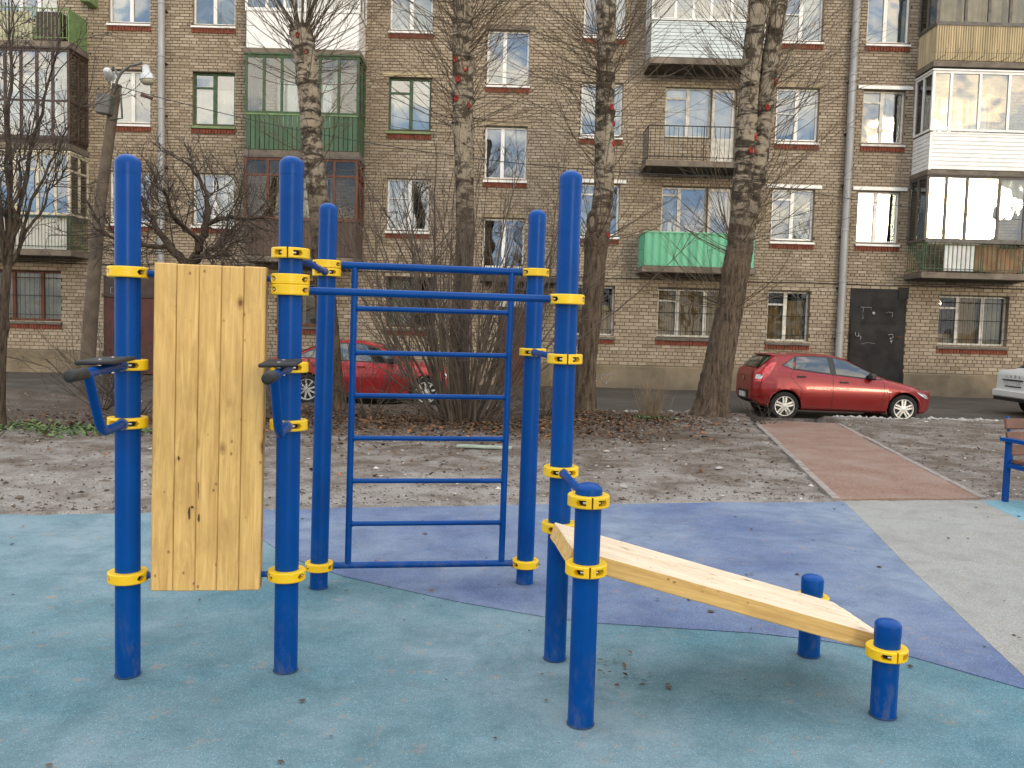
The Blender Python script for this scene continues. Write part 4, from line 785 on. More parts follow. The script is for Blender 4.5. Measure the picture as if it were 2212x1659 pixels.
def spline(pts, n):
    P = np.array(pts, float); d = np.r_[0, np.cumsum(np.linalg.norm(np.diff(P[:, :3], axis=0), axis=1))]; t = np.linspace(0, d[-1], n)
    Q = np.stack([np.interp(t, d, P[:, i]) for i in range(P.shape[1])], 1)
    for _ in range(6): Q[1:-1] = Q[1:-1] * 0.5 + (Q[:-2] + Q[2:]) * 0.25
    return Q
def trunk_mesh(name, mat, pts, lumps=(), seed=0, flare=0.0, n=30, capped=True):
    L_ = sum(math.dist(a[:3], b[:3]) for a, b in zip(pts[:-1], pts[1:])); K = int(L_ / 0.055) + 2; Q = spline(pts, K); V = []
    an = 2 * np.pi * np.arange(n) / n
    for i in range(K):
        z = Q[i, 2]; r = Q[i, 3] * (1 + flare * max(0, 1 - (z + 0.05) / 0.45) ** 2)
        s = i * 0.055
        rr = r * (1 + 0.030 * np.sin(9 * an + 1.1 * np.sin(s * 2.2 + seed)) + 0.025 * np.sin(17 * an + 1.7 * np.sin(s * 3.3)) + 0.030 * np.sin(3 * an + s * 1.3 + seed) + 0.018 * RNG.standard_normal(n))
        if flare and z < 0.5: rr *= 1 + 0.10 * (1 - z / 0.5) * np.sin(5 * an + seed)
        for (la, lz, lh, lw) in lumps:
            da = (an - la + np.pi) % (2 * np.pi) - np.pi; rr += lh * np.exp(-(da * r / lw) ** 2 - ((z - lz) / lw) ** 2)
        V.append(np.stack([Q[i, 0] + rr * np.cos(an), Q[i, 1] + rr * np.sin(an), np.full(n, z)], 1))
    V = np.concatenate(V); i = np.arange(K - 1)[:, None] * n; k = np.arange(n)[None]; k2 = (k + 1) % n
    F_ = np.stack([i + k, i + k2, i + n + k2, i + n + k], -1).reshape(-1, 4)
    if capped:
        c = len(V); V = np.concatenate([V, Q[-1:, :3] + [[0, 0, 0.03]]]); o = (K - 1) * n; F_ = np.concatenate([F_, np.stack([o + np.arange(0, n, 2), o + (np.arange(0, n, 2) + 1) % n, o + (np.arange(0, n, 2) + 2) % n, np.full(n // 2, c)], 1)])
    return fast_mesh(name, mat, V, F_, True), Q
def walk(p, d, L_, r0, r1, k, wob=0.12, up=0.0, grav=0.0):
    p = np.array(p, float); d = np.array(d, float); d /= np.linalg.norm(d); P = [p]; st = L_ / k
    for i in range(k):
        d = d + RNG.standard_normal(3) * wob + np.array([0, 0, up - grav * i / k]); d /= np.linalg.norm(d); p = p + d * st; P.append(p)
    return np.array(P), np.linspace(r0, r1, k + 1)
def rdir(d, spread):
    v = np.array(d, float) + RNG.standard_normal(3) * spread; return v / np.linalg.norm(v)
def branch_out(lines, P, r, n, Lr, rr, spread, k, wob, up, t0=0.25):
    """n side twigs along a polyline; returns them"""
    new = []
    for _ in range(n):
        t = t0 + (0.98 - t0) * RNG.random(); x = t * (len(P) - 1); i = min(int(x), len(P) - 2); f = x - i; q = P[i] * (1 - f) + P[i + 1] * f; d = P[i + 1] - P[i]; d /= np.linalg.norm(d)
        l = RNG.uniform(*Lr) * (1.15 - 0.5 * t); rb = min(r[i] * 0.75, rr[0]); L2 = walk(q, rdir(d, spread), l, rb, rr[1], k, wob, up); lines.append(L2); new.append(L2)
    return new
def shoots(lines, O, n, rad, zr, Lr, el=(10, 65), side=None, r0=0.0085):
    """wands sprouting from a pollarded trunk Q"""
    for _ in range(int(n * 1.25)):
        z = RNG.uniform(*zr); i = int(np.argmin(np.abs(O[:, 2] - z))); a = RNG.uniform(0, 2 * np.pi) if side is None else RNG.normal(side, 0.6); e = R(RNG.uniform(*el))
        d = np.array([math.cos(a) * math.cos(e), math.sin(a) * math.cos(e), math.sin(e)]); p = O[i, :3] + d * np.array([1, 1, 0.2]) * O[i, 3] * 0.9; p[2] = z
        l = RNG.uniform(*Lr) * 1.2; P, r = walk(p, d, l, r0 * RNG.uniform(0.7, 1.15), 0.0026, 10, 0.065, 0.035); lines.append((P, r))
        branch_out(lines, P, r, int(RNG.integers(1, 6)), (0.25, 0.8), (0.0042, 0.002), 0.42, 5, 0.07, 0.05)
def wounds(tree, Q, W):
    for x, z in W:
        i = int(np.argmin(np.abs(Q[:, 2] - z))); dx = np.clip((x - Q[i, 0]) / Q[i, 3], -0.93, 0.93); a = -math.acos(dx); s = RNG.uniform(0.6, 0.95); M = T(Q[i, 0] + Q[i, 3] * 1.02 * math.cos(a), Q[i, 1] + Q[i, 3] * 1.02 * math.sin(a), z) @ RZ(a + math.pi / 2) @ RX(math.pi / 2)
        mb = MB(); prof = [(0.052 * s, -0.03), (0.056 * s, 0.012), (0.042 * s, 0.026), (0.034 * s, 0.012), (0, 0.008)]; mb.lathe(prof, 14, 0); mb.v = [(p[0] * (1 + 0.12 * math.sin(3 * p[1] * 40)), p[1] * 1.45, p[2]) for p in mb.v]; mb.build('pruning_wound', WOUND, tree, smooth=60, M=M)
def poplar(name, pts, lumps, label, W, shoot_sets, seed, stems=()):
    root = tag(empty(name, (pts[0][0], pts[0][1], 0)), label, 'tree', 'poplars between the lawn and the road')
    me, Q = trunk_mesh('trunk', BARK, pts, lumps, seed, 0.35); inst(me, 'trunk', root); Qs = [Q]
    for sp in stems:
        me, q = trunk_mesh('limb', BARK, sp, lumps, seed + 3, 0.0); inst(me, 'limb', root); Qs.append(q)
    lines = []
    for (qi, n, zr, Lr, el, side) in shoot_sets: shoots(lines, Qs[qi], n, 0, zr, Lr, el, side)
    inst(twigs_mesh('crown', SHOOT, lines, 4), 'crown', root)
    for q, w_ in W: wounds(root, Qs[q], w_)
    return root, Qs
def rl(n, za, zb, seed):
    g = np.random.default_rng(seed); return [(g.uniform(-math.pi, 0.3), g.uniform(za, zb), g.uniform(0.02, 0.055), g.uniform(0.05, 0.11)) for _ in range(n)]
T1 = [(-3.15, 15.2, -0.1, 0.221), (-3.25, 15.2, 1.1, 0.189), (-3.36, 15.2, 2.4, 0.185), (-3.46, 15.2, 3.61, 0.18), (-3.6, 15.2, 4.56, 0.18), (-3.65, 15.2, 5.37, 0.18), (-3.73, 15.2, 6.16, 0.185), (-3.79, 15.2, 6.5, 0.20), (-3.81, 15.2, 6.72, 0.185)]
T2 = [(-0.99, 15.4, -0.14, 0.19), (-0.95, 15.4, 1.65, 0.165), (-0.9, 15.4, 3.29, 0.162), (-0.94, 15.4, 4.11, 0.162), (-1.0, 15.4, 5.49, 0.185), (-1.02, 15.4, 6.51, 0.178), (-1.02, 15.4, 7.3, 0.16), (-1.04, 15.4, 8.9, 0.15)]
T3 = [(1.35, 15.85, -0.1, 0.214), (1.36, 15.85, 0.87, 0.184), (1.44, 15.85, 1.99, 0.184), (1.46, 15.85, 3.0, 0.20), (1.47, 15.85, 3.25, 0.235), (1.52, 15.85, 3.55, 0.19), (1.58, 15.85, 4.19, 0.18), (1.55, 15.85, 5.47, 0.171), (1.55, 15.85, 6.56, 0.167), (1.52, 15.85, 7.54, 0.163), (1.49, 15.85, 9.0, 0.15)]
T4 = [(3.7, 16.05, -0.1, 0.325), (3.85, 16.05, 0.93, 0.280), (4.02, 16.05, 2.06, 0.240), (4.14, 16.05, 3.14, 0.243), (4.20, 16.05, 3.55, 0.20)]
T4l = [(4.12, 16.03, 2.7, 0.19), (4.13, 16.05, 3.2, 0.205), (4.16, 16.05, 4.29, 0.186), (4.2, 16.05, 6.0, 0.173), (4.29, 16.05, 7.68, 0.165), (4.36, 16.05, 9.2, 0.147)]
T4r = [(4.18, 16.07, 2.8, 0.13), (4.24, 16.1, 3.3, 0.145), (4.43, 16.1, 4.3, 0.147), (4.56, 16.1, 6.39, 0.156), (4.7, 16.1, 7.69, 0.147), (4.80, 16.1, 9.2, 0.13)]
poplar('poplar_tree', T1, rl(9, 5.2, 6.6, 1) + rl(4, 2, 5, 2), 'pollarded poplar with a sawn-off top in front of the green balcony', [(0, [(-3.82, 6.50), (-3.68, 6.24)])], [(0, 75, (6.25, 6.72), (1.0, 2.4), (25, 80), None), (0, 26, (5.7, 6.3), (0.9, 2.0), (5, 50), None), (0, 14, (4.0, 5.6), (0.6, 1.4), (5, 50), None)], 1)
poplar('poplar_tree', T2, rl(16, 4.4, 7.4, 3), 'pale poplar trunk rising behind the bare shrub', [(0, [(-1.13, 6.24), (-0.96, 6.09), (-1.08, 5.9), (-1.1, 5.57), (-0.89, 5.45)])], [(0, 85, (6.3, 7.6), (1.0, 2.3), (10, 70), None), (0, 60, (5.0, 6.4), (0.8, 2.1), (0, 60), None), (0, 16, (7.6, 8.6), (.8, 1.6), (0, 60), None)], 2)
p3, Q3 = poplar('poplar_tree', T3, rl(14, 3.6, 7.4, 5) + [(-1.9, 3.25, .06, .12), (-1.0, 3.2, .05, .12)], 'slim poplar with a ring-shaped pruned stub beside the tall right post', [(0, [(1.65, 5.61), (1.7, 5.33), (1.71, 4.97), (1.37, 3.28), (1.66, 3.33)])], [(0, 60, (6.0, 7.0), (1.0, 2.3), (10, 60), None), (0, 45, (4.4, 6.0), (0.8, 2.2), (0, 55), None), (0, 26, (3.1, 3.35), (0.9, 2.2), (5, 60), None), (0, 10, (7.2, 8.5), (.8, 1.6), (0, 60), None)], 3)
mb = MB(); pr = [(0.05, 0.0), (0.075, 0.035), (0.105, 0.045), (0.125, 0.02), (0.115, -0.12)]; mb.lathe(pr, 18); mb.v = [(p[0] * 0.85, p[1] * 1.7, p[2]) for p in mb.v]; mb.build('pruned_stub', BARK2, p3, smooth=60, M=T(1.37, 15.66, 3.56) @ RZ(-0.35) @ RX(math.pi / 2 - 0.1))
mb = MB(); mb.lathe([(0.07, 0.0), (0.0, 0.004)], 14); mb.v = [(p[0] * 0.85, p[1] * 1.7, p[2]) for p in mb.v]; mb.build('cut_face', HEARTW, p3, M=T(1.37, 15.65, 3.56) @ RZ(-0.35) @ RX(math.pi / 2 - 0.1))
poplar('poplar_tree', T4, rl(8, 2.0, 3.5, 7), 'stout leaning poplar forking into two stems by the footpath', [(1, [(4.33, 5.2), (4.23, 4.95), (4.36, 4.95)]), (2, [(4.52, 5.74), (4.66, 6.21)])],
       [(1, 30, (3.0, 3.4), (0.9, 2.2), (5, 60), None), (0, 20, (2.05, 2.2), (0.8, 1.9), (0, 45), None), (1, 45, (5.6, 7.0), (.9, 2.2), (10, 60), None), (2, 50, (5.6, 7.2), (.9, 2.3), (5, 60), None), (2, 22, (3.6, 5.4), (.8, 1.9), (5, 55), -0.3), (1, 14, (7.2, 8.6), (.8, 1.6), (0, 60), None)], 4, [T4l, T4r])
# --- large bare shrub behind the wall bars
sh = tag(empty('bare_shrub', (-0.76, 13.6, 0)), 'large leafless shrub with many upright stems behind the blue wall bars', 'shrub'); lines = []; main = []
for i in range(66):
    a = RNG.uniform(0, 2 * np.pi); rr = abs(RNG.normal(0, 0.30)); b = np.array([-0.76 + rr * math.cos(a), 13.6 + 0.7 * rr * math.sin(a), 0.02]); lean_ = rr * RNG.uniform(0.5, 1.3) + abs(RNG.normal(0, 0.22))
    d = np.array([math.cos(a) * lean_, 0.7 * math.sin(a) * lean_, 1.0]); L_ = RNG.uniform(2.3, 4.7); P, r = walk(b, d, L_, RNG.uniform(0.012, 0.026), 0.0045, 13, 0.065, 0.01); main.append((P, r))
lines += main
for P, r in main:
    for P2, r2 in branch_out(lines, P, r, int(RNG.integers(5, 10)), (0.45, 1.5), (0.0085, 0.003), 0.42, 6, 0.10, 0.06, 0.18): branch_out(lines, P2, r2, int(RNG.integers(2, 5)), (0.2, 0.6), (0.0042, 0.0022), 0.5, 4, 0.14, 0.03)
for i in range(46):
    a = RNG.uniform(0, 2 * np.pi); d = np.array([math.cos(a), 0.6 * math.sin(a) - 0.15, RNG.uniform(0.15, 0.8)]); P, r = walk((-0.76 + 0.3 * math.cos(a), 13.55 + .2 * math.sin(a), 0.1), d, RNG.uniform(0.7, 1.7), 0.008, 0.003, 8, 0.14, 0.03); lines.append((P, r)); branch_out(lines, P, r, 4, (0.2, 0.5), (0.004, 0.002), 0.5, 4, 0.15, 0)
inst(twigs_mesh('stems', STEM, main, 6), 'stems', sh); inst(twigs_mesh('twigs', STEM, lines[len(main):], 4), 'twigs', sh)
# --- crooked small tree behind the pine board
ap = tag(empty('crooked_tree', (-5.3, 14.0, 0)), 'dark crooked fruit tree with tangled twigs behind the pine board', 'tree')
me, _ = trunk_mesh('trunk', BARK2, [(-5.22, 14.0, -0.1, 0.12), (-5.28, 14, 1.0, 0.10), (-5.30, 14, 2.5, 0.095)], rl(5, .5, 2.3, 9), 9, 0.4); inst(me, 'trunk', ap)
lm = []; lines = []
limbs = [[(-5.28, 14, 2.42, .085), (-5.10, 13.95, 2.85, .07), (-4.93, 13.9, 3.16, .058), (-4.90, 13.9, 3.48, .04), (-5.02, 13.9, 3.75, .028), (-5.2, 13.8, 4.05, .016)], [(-5.30, 14, 2.45, .08), (-5.61, 14.0, 2.77, .065), (-5.82, 14.05, 2.98, .05), (-6.0, 14.1, 3.4, .032), (-6.25, 14.1, 3.8, .016)],
         [(-4.93, 13.9, 3.16, .045), (-4.59, 13.8, 3.28, .034), (-4.2, 13.8, 3.2, .024), (-3.85, 13.7, 3.35, .014)], [(-5.1, 13.95, 2.85, .04), (-5.3, 13.3, 3.2, .03), (-5.2, 12.8, 3.5, .018)], [(-5.61, 14, 2.77, .045), (-6.1, 13.7, 2.75, .03), (-6.6, 13.5, 3.0, .015)], [(-5.3, 14, 2.45, .05), (-5.0, 14.6, 2.9, .035), (-4.7, 15.0, 3.4, .016)], [(-5.2, 13.9, 2.6, .035), (-4.7, 13.6, 2.6, .024), (-4.3, 13.4, 2.85, .013)]]
for l in limbs:
    Q = spline(l, 16); Q[1:-1, :3] += RNG.standard_normal((14, 3)) * 0.018; lm.append((Q[:, :3], Q[:, 3]))
for P, r in lm:
    for P2, r2 in branch_out(lines, P, r, 17, (0.5, 1.25), (0.012, 0.005), 0.75, 7, 0.20, 0.05, 0.15):
        for P3, r3 in branch_out(lines, P2, r2, 6, (0.25, 0.7), (0.006, 0.003), 0.7, 5, 0.24, 0.03): branch_out(lines, P3, r3, 2, (0.12, 0.35), (0.0035, 0.002), 0.7, 3, 0.25, 0)
inst(twigs_mesh('limbs', BARK2, lm, 10), 'limbs', ap); inst(twigs_mesh('crown', TWIG, lines, 4), 'crown', ap)
# --- tall twiggy tree at the left edge, with dried buds
lt = tag(empty('twiggy_tree', (-7.2, 12.0, 0)), 'twiggy tree with dried buds at the left edge', 'tree')
me, _ = trunk_mesh('trunk', BARK2, [(-7.22, 12, -0.1, 0.085), (-7.17, 12, 1.0, 0.07), (-7.09, 12, 2.03, 0.06), (-7.05, 12, 2.3, .055)], rl(3, .5, 2, 11), 11, 0.4); inst(me, 'trunk', lt); lm = []; lines = []
for tip, r0 in (((-7.0, 12, 5.9), .042), ((-6.2, 11.8, 5.3), .04), ((-6.55, 11.7, 4.2), .034), ((-7.6, 11.9, 5.6), .04), ((-7.9, 12.2, 4.4), .034), ((-6.3, 12.3, 3.7), .026), ((-6.9, 11.2, 5.0), .03), ((-7.3, 12.6, 6.3), .035), ((-5.95, 12.0, 4.6), .026), ((-7.0, 11.5, 3.6), .024)):
    s_ = np.array((-7.06, 12, 2.2)); e_ = np.array(tip); k_ = 12; P = s_ + (e_ - s_) * np.linspace(0, 1, k_)[:, None]; P[:, 2] += 0.18 * np.sin(np.linspace(0, np.pi, k_)); P[1:-1] += RNG.standard_normal((k_ - 2, 3)) * 0.03; lm.append((P, np.linspace(r0, .008, k_)))
buds = []
for P, r in lm:
    for P2, r2 in branch_out(lines, P, r, 13, (0.5, 1.3), (0.009, 0.004), 0.5, 7, 0.13, 0.03, 0.12):
        for P3, r3 in branch_out(lines, P2, r2, 5, (0.2, 0.6), (0.005, 0.0025), 0.6, 4, 0.18, 0.03):
            if RNG.random() < 0.35: buds.append(P3[-1])
            branch_out(lines, P3, r3, 1, (0.1, 0.25), (0.003, 0.002), 0.7, 3, 0.2, 0)
inst(twigs_mesh('limbs', BARK2, lm, 8), 'limbs', lt); inst(twigs_mesh('crown', TWIG, lines, 4), 'crown', lt)
OC = np.array([(1, 0, 0), (-1, 0, 0), (0, 1, 0), (0, -1, 0), (0, 0, 1), (0, 0, -1)], float); OF = np.array([(0, 2, 4), (2, 1, 4), (1, 3, 4), (3, 0, 4), (2, 0, 5), (1, 2, 5), (3, 1, 5), (0, 3, 5)])
def lumps_mesh(name, mat, C, Sx, Sz, tint=None, jit=0.3):
    n = len(C); V = OC[None] * (1 + jit * RNG.standard_normal((n, 6, 1))); V = V * np.stack([Sx * RNG.uniform(.7, 1.3, n), Sx * RNG.uniform(.7, 1.3, n), Sz], 1)[:, None, :]; a = RNG.uniform(0, 6.28, n); c, s = np.cos(a)[:, None], np.sin(a)[:, None]
    V = np.stack([V[..., 0] * c - V[..., 1] * s, V[..., 0] * s + V[..., 1] * c, V[..., 2]], -1) + C[:, None, :]
    return fast_mesh(name, mat, V.reshape(-1, 3), (OF[None] + (np.arange(n) * 6)[:, None, None]).reshape(-1, 3), False, None if tint is None else np.repeat(tint, 8))
bo2 = inst(lumps_mesh('buds', TWIG, np.array(buds), np.full(len(buds), .014), np.full(len(buds), .020)), 'buds', lt); bo2['kind'] = 'stuff'
# --- loose thin bushes
def small_bush(x, y, n, Lr, label, spread=0.7, mat=None, name='thin_bush', r=0.009):
    b = tag(empty(name, (x, y, 0)), label, 'shrub'); ln = []
    for _ in range(n):
        a = RNG.uniform(0, 2 * np.pi); d = np.array([math.cos(a) * spread, math.sin(a) * spread * .7, RNG.uniform(.4, 1.1)]); P, rr = walk((x + .06 * math.cos(a), y + .06 * math.sin(a), 0.0), d, RNG.uniform(*Lr), r, .003, 9, .10, .02); ln.append((P, rr))
        for P2, r2 in branch_out(ln, P, rr, 5, (.25, .8), (.005, .0025), .5, 5, .14, .02): branch_out(ln, P2, r2, 2, (.1, .35), (.003, .002), .6, 3, .2, 0)
    inst(twigs_mesh('stems', mat or TWIG, ln, 4), 'stems', b); return b
small_bush(-7.0, 14.6, 20, (1.2, 2.6), 'thin dark bush at the foot of the lamp pole', .75); small_bush(-5.9, 13.4, 16, (0.7, 1.9), 'low bush left of the pine board', .8); small_bush(-3.95, 14.6, 14, (.7, 1.8), 'low scrub in front of the partly hidden red car', .6); small_bush(-2.4, 14.4, 12, (.8, 1.9), 'sparse bush between the wall bars and the red car', .6)
small_bush(.62, 15.5, 22, (.3, .8), 'knee-high dark scrub left of the ring-stubbed poplar', .9); small_bush(4.6, 15.2, 5, (.1, .2), 'tiny dry tuft beside the footpath kerb', .9)
gb = tag(empty('grass_tuft', (2.57, 15.7, 0)), 'tall dry grass tuft between the two right poplars', 'grass'); ln = []
for _ in range(150):
    a = RNG.uniform(0, 6.28); q = abs(RNG.normal(0, .10)); P, rr = walk((2.57 + q * math.cos(a), 15.7 + q * math.sin(a), .0), (math.cos(a) * .25, math.sin(a) * .25, 1), RNG.uniform(.3, 1.0), .0035, .0015, 6, .07, 0); ln.append((P, rr))
o = inst(twigs_mesh('blades', DRYG, ln, 3), 'blades', gb); o['kind'] = 'stuff'
# ================================================================== CARS
def m_car(name, col, metal=0.35, dirt=0.25):
    N = NT(name); c = N.co('Object'); a = N.noise(c, 2.2, 5, 0.6); fl = N.noise(c, 900, 1); z = N.sep(c)[2]
    k = N.mix(N.ramp(fl, (0.4, 0), (0.65, 1)), tuple(x * 0.85 for x in col), tuple(min(1, x * 1.12) for x in col))
    dz = N.math('MULTIPLY', N.ramp(z, (0.15, 1.0), (0.62, 0.0)), N.ramp(a, (0.3, 0.35), (0.7, 1.0))); k = N.mix(N.math('MULTIPLY', dz, dirt), k, (0.15, 0.12, 0.095))     # road dirt along the sills
    return N.fin(k, N.math('ADD', 0.28, N.math('MULTIPLY', dz, dirt)), metal, 0.45, 0.4)
CRED = m_car('red_metallic_paint', (0.235, 0.009, 0.011), 0.25); CRED2 = m_car('bright_red_paint', (0.36, 0.014, 0.018), 0.15); CWHT = m_car('white_car_paint', (0.66, 0.67, 0.66), 0.0, 0.6)
def m_carglass():
    N = NT('car_glass'); return N.fin((0.012, 0.016, 0.015), 0.03, 0, 0.9, 1.0)
CGL = m_carglass(); CBLK = paint('black_plastic_trim', (0.014, 0.014, 0.015), 0.5, 0.25, 8); TYRE = paint('tyre_rubber', (0.018, 0.017, 0.016), 0.85, 0.4, 8, bump=0.2); RIM = paint('alloy_rim', (0.62, 0.62, 0.60), 0.38, 0.2, 6, metal=0.4); RIMD = paint('brake_dark', (0.03, 0.03, 0.03), 0.6, 0.3)
TAILR = paint('red_lamp_lens', (0.55, 0.012, 0.016), 0.12, 0.1, 3, coat=1.0); LENS = paint('clear_lamp_lens', (0.62, 0.64, 0.66), 0.08, 0.1, 3, metal=0.4, coat=1.0); PLATE = paint('number_plate', (0.60, 0.61, 0.62), 0.4, 0.3, 10); CHROME = paint('chrome_badge', (0.65, 0.65, 0.65), 0.15, 0.1, 5, metal=1.0); UND = paint('underbody', (0.012, 0.012, 0.012), 0.9, 0.2)

def wheel(root, x, y, z, r, side, spokes=5, rimr=0.70):
    """tyre as the part, rim and spokes as its pieces; side=-1 faces -y"""
    M = T(x, y, z) @ RX(math.pi / 2 * (1 if side < 0 else -1)); w_ = 0.095
    mb = MB(); mb.lathe([(r * rimr, -w_), (r * 0.93, -w_), (r * 0.985, -w_ * .8), (r, -w_ * .5), (r, w_ * .5), (r * .985, w_ * .8), (r * .93, w_), (r * .80, w_ * 1.03), (r * rimr, w_ * .9), (r * rimr * .97, w_ * .2)], 40, caps=False); ty = mb.build('wheel', TYRE, root, smooth=40, M=M, local=True)
    mb = MB(); mb.lathe([(r * rimr, w_ * .86), (r * rimr * 1.01, w_ * .95), (r * rimr * .93, w_ * .93), (r * rimr * .90, w_ * .3)], 40, caps=False); mb.lathe([(r * .20, w_ * .5), (r * .17, w_ * .84), (r * .06, w_ * .90), (0, w_ * .9)], 20)
    for i in range(spokes):
        a = 2 * math.pi * i / spokes + .3; c, s = math.cos(a), math.sin(a); R_ = r * rimr * .95
        for k, (dy0, dy1) in enumerate(((-.17, -.20), (.17, .20)) if spokes == 5 else ((0.0, 0.0),)):
            pa, pb = (r * .12, dy0 * r * .42), (R_, dy1 * r * .55); wd0, wd1 = r * .060, r * .062; d = Vector((pb[0] - pa[0], pb[1] - pa[1], 0)).normalized(); nn = Vector((-d.y, d.x, 0)); vs = []
            for (px, py), wd, zz in ((pa, wd0, w_ * .84), (pb, wd1, w_ * .80)):
                for sg in (-1, 1):
                    q = Vector((px, py, 0)) + nn * wd * sg; vs += [(q.x, q.y, zz), (q.x, q.y, zz - .03)]
            vs = [(v[0] * c - v[1] * s, v[0] * s + v[1] * c, v[2]) for v in vs]; mb.add(vs, ((0, 4, 6, 2), (0, 1, 5, 4), (2, 6, 7, 3), (1, 3, 7, 5)))
    mb.build('rim', RIM, ty, smooth=30, local=True)
    mb = MB(); mb.lathe([(r * rimr * .9, w_ * .28), (0, w_ * .30)], 24); mb.build('brake_disc', RIMD, ty, local=True)

def car(name, spec, M, label, paintm, cat='car'):
    root = tag(inst_empty(name, M), label, cat); fx = lambda a: (lambda x: np.interp(x, [p[0] for p in a], [p[1] for p in a]))
    belt, roof, hw, zb = fx(spec['belt']), fx(spec['roof']), fx(spec['hw']), fx(spec['zb']); x0, x1 = spec['ends']; wr = spec['wr']; AR = wr + 0.055; XW = spec['wheels']
    def arch(x):
        z = -1.0
        for xc in XW:
            q = AR * AR - (x - xc) ** 2
            if q > 0: z = max(z, wr + math.sqrt(q))
        return z
    xs_ = set(np.linspace(x0, x1, 70)) | set(x0 + np.array([0, .01, .025, .05, .09])) | set(x1 - np.array([0, .01, .025, .05, .09]))
    for xc in XW:
        for a in np.linspace(0, math.pi, 25): xs_.add(xc + AR * math.cos(a) * 0.9995)
        xs_ |= {xc - AR - .004, xc + AR + .004}
    xs_ = sorted(x for x in xs_ if x0 <= x <= x1)
    def sect(x):
        h, b, rf, z0 = float(hw(x)), float(belt(x)), float(roof(x)), float(zb(x)); ar = arch(x); g = max(rf - b, 0.045); z = [z0, z0, z0 + .05, z0 + .17, .50, .66, .70, b - .04, b]
        z = [max(q, ar + i * 0.0015) if i < 6 else max(q, ar + 0.05) if i < 7 else q for i, q in enumerate(z)]
        y = [0, h * .86, h * .945, h * .972, h * .993, h, h * .993, h * .972, h * .94]
        t = min(1, g / .35); yc = (h * .94 - .36 * g) * t + h * .86 * (1 - t); zc = b + g * (.88 * t + .55 * (1 - t)); pts = list(zip(y, z)) + [((yc + h * .94) / 2 + .010 * t, (b + zc) / 2), (yc, zc), (yc * .88, b + g * .965), (yc * .5, b + g * .995), (0, b + g)]
        return pts
    S_ = [sect(x) for x in xs_]; m = len(S_[0]); full = 2 * m - 2; mb = MB(); V = []
    for x, s in zip(xs_, S_):
        for (y, z) in s: V.append((x, -y, z))
        for (y, z) in s[-2:0:-1]: V.append((x, y, z))
    n = full; Fs = [(i * n + k, i * n + (k + 1) % n, (i + 1) * n + (k + 1) % n, (i + 1) * n + k) for i in range(len(xs_) - 1) for k in range(n)]
    mb.add(V, [f[::-1] for f in Fs]); mb.add([V[k] for k in range(n)], [tuple(range(n))]); mb.add([V[(len(xs_) - 1) * n + k] for k in range(n)], [tuple(range(n))[::-1]])
    for i, f in enumerate(mb.f):
        zs = [mb.v[k][2] for k in f]; ys = [abs(mb.v[k][1]) for k in f]
        if len(f) == 4 and min(ys) < float(hw(mb.v[f[0]][0])) * .85 and max(zs) < .75 and max(ys) < float(hw(mb.v[f[0]][0])) * .90: mb.m[i] = 1
    body = mb.build('body', [paintm, UND], root, smooth=32, local=True)
    gy = lambda x, z: float(hw(x)) * .94 - .36 * (z - float(belt(x))) + .010
    def ysurf(x, z):
        s = sect(x); P = [(p[1], p[0]) for p in s[2:11]]; return float(np.interp(z, [p[0] for p in P], [p[1] for p in P]))
    def panel(pts, off, mat, nm, parent):
        for sg in (-1, 1):
            mb = MB()
            P = [(x, sg * (ysurf(x, z) + off), z) for x, z in pts]; c = (sum(p[0] for p in P) / len(P), sg * (ysurf(sum(p[0] for p in pts) / len(pts), sum(p[1] for p in pts) / len(pts)) + off), sum(p[2] for p in P) / len(P)); k = len(P)
            mb.add(P + [c], [((i, (i + 1) % k, k) if sg < 0 else ((i + 1) % k, i, k)) for i in range(k)])
            mb.build(nm, mat, parent, smooth=40, local=True)
    def dens(pts, k=5):
        o = []
        for i in range(len(pts)):
            a, b = pts[i], pts[(i + 1) % len(pts)]; o += [(a[0] + (b[0] - a[0]) * t / k, a[1] + (b[1] - a[1]) * t / k) for t in range(k)]
        return o
    panel(dens(spec['dlo']), .006, CBLK, 'window_trim', root)
    for w_ in spec['win']: panel(dens(w_), .011, CGL, 'side_window', root)
    # windscreen and rear window follow the roof surface
    for nm, (xa, xb) in (('windscreen', spec['ws']), ('rear_window', spec['rw'])):
        mb = MB(); NXs, NYs = 10, 12; V = []
        for i in range(NXs + 1):
            x = xa + (xb - xa) * i / NXs; s = sect(x); b = float(belt(x)); yc, zc = s[10]; prof = s[10:]
            ye = yc * .93
            for j in range(NYs + 1):
                y = -ye + 2 * ye * j / NYs; V.append((x + (.006 if nm == 'windscreen' else -.012), y, float(np.interp(-abs(y), [-p[0] for p in prof], [p[1] for p in prof])) + .008))
        mb.add(V, [(i * (NYs + 1) + j, (i + 1) * (NYs + 1) + j, (i + 1) * (NYs + 1) + j + 1, i * (NYs + 1) + j + 1) if xb > xa else (i * (NYs + 1) + j, i * (NYs + 1) + j + 1, (i + 1) * (NYs + 1) + j + 1, (i + 1) * (NYs + 1) + j) for i in range(NXs) for j in range(NYs)]); mb.build(nm, CGL, root, smooth=60, local=True)
    # door gaps, sill strip, bumper lines
    for line in spec['gaps']:
        d = []
        for a, b in zip(line[:-1], line[1:]): d += [(a[0] + (b[0] - a[0]) * t / 6, a[1] + (b[1] - a[1]) * t / 6) for t in range(6)]
        d.append(line[-1])
        for sg in (-1, 1): mb = MB(); mb.tube([(x, sg * (ysurf(x, z) - .001), z) for x, z in d], .0055, 4); mb.build('panel_gap', CBLK, root, local=True)
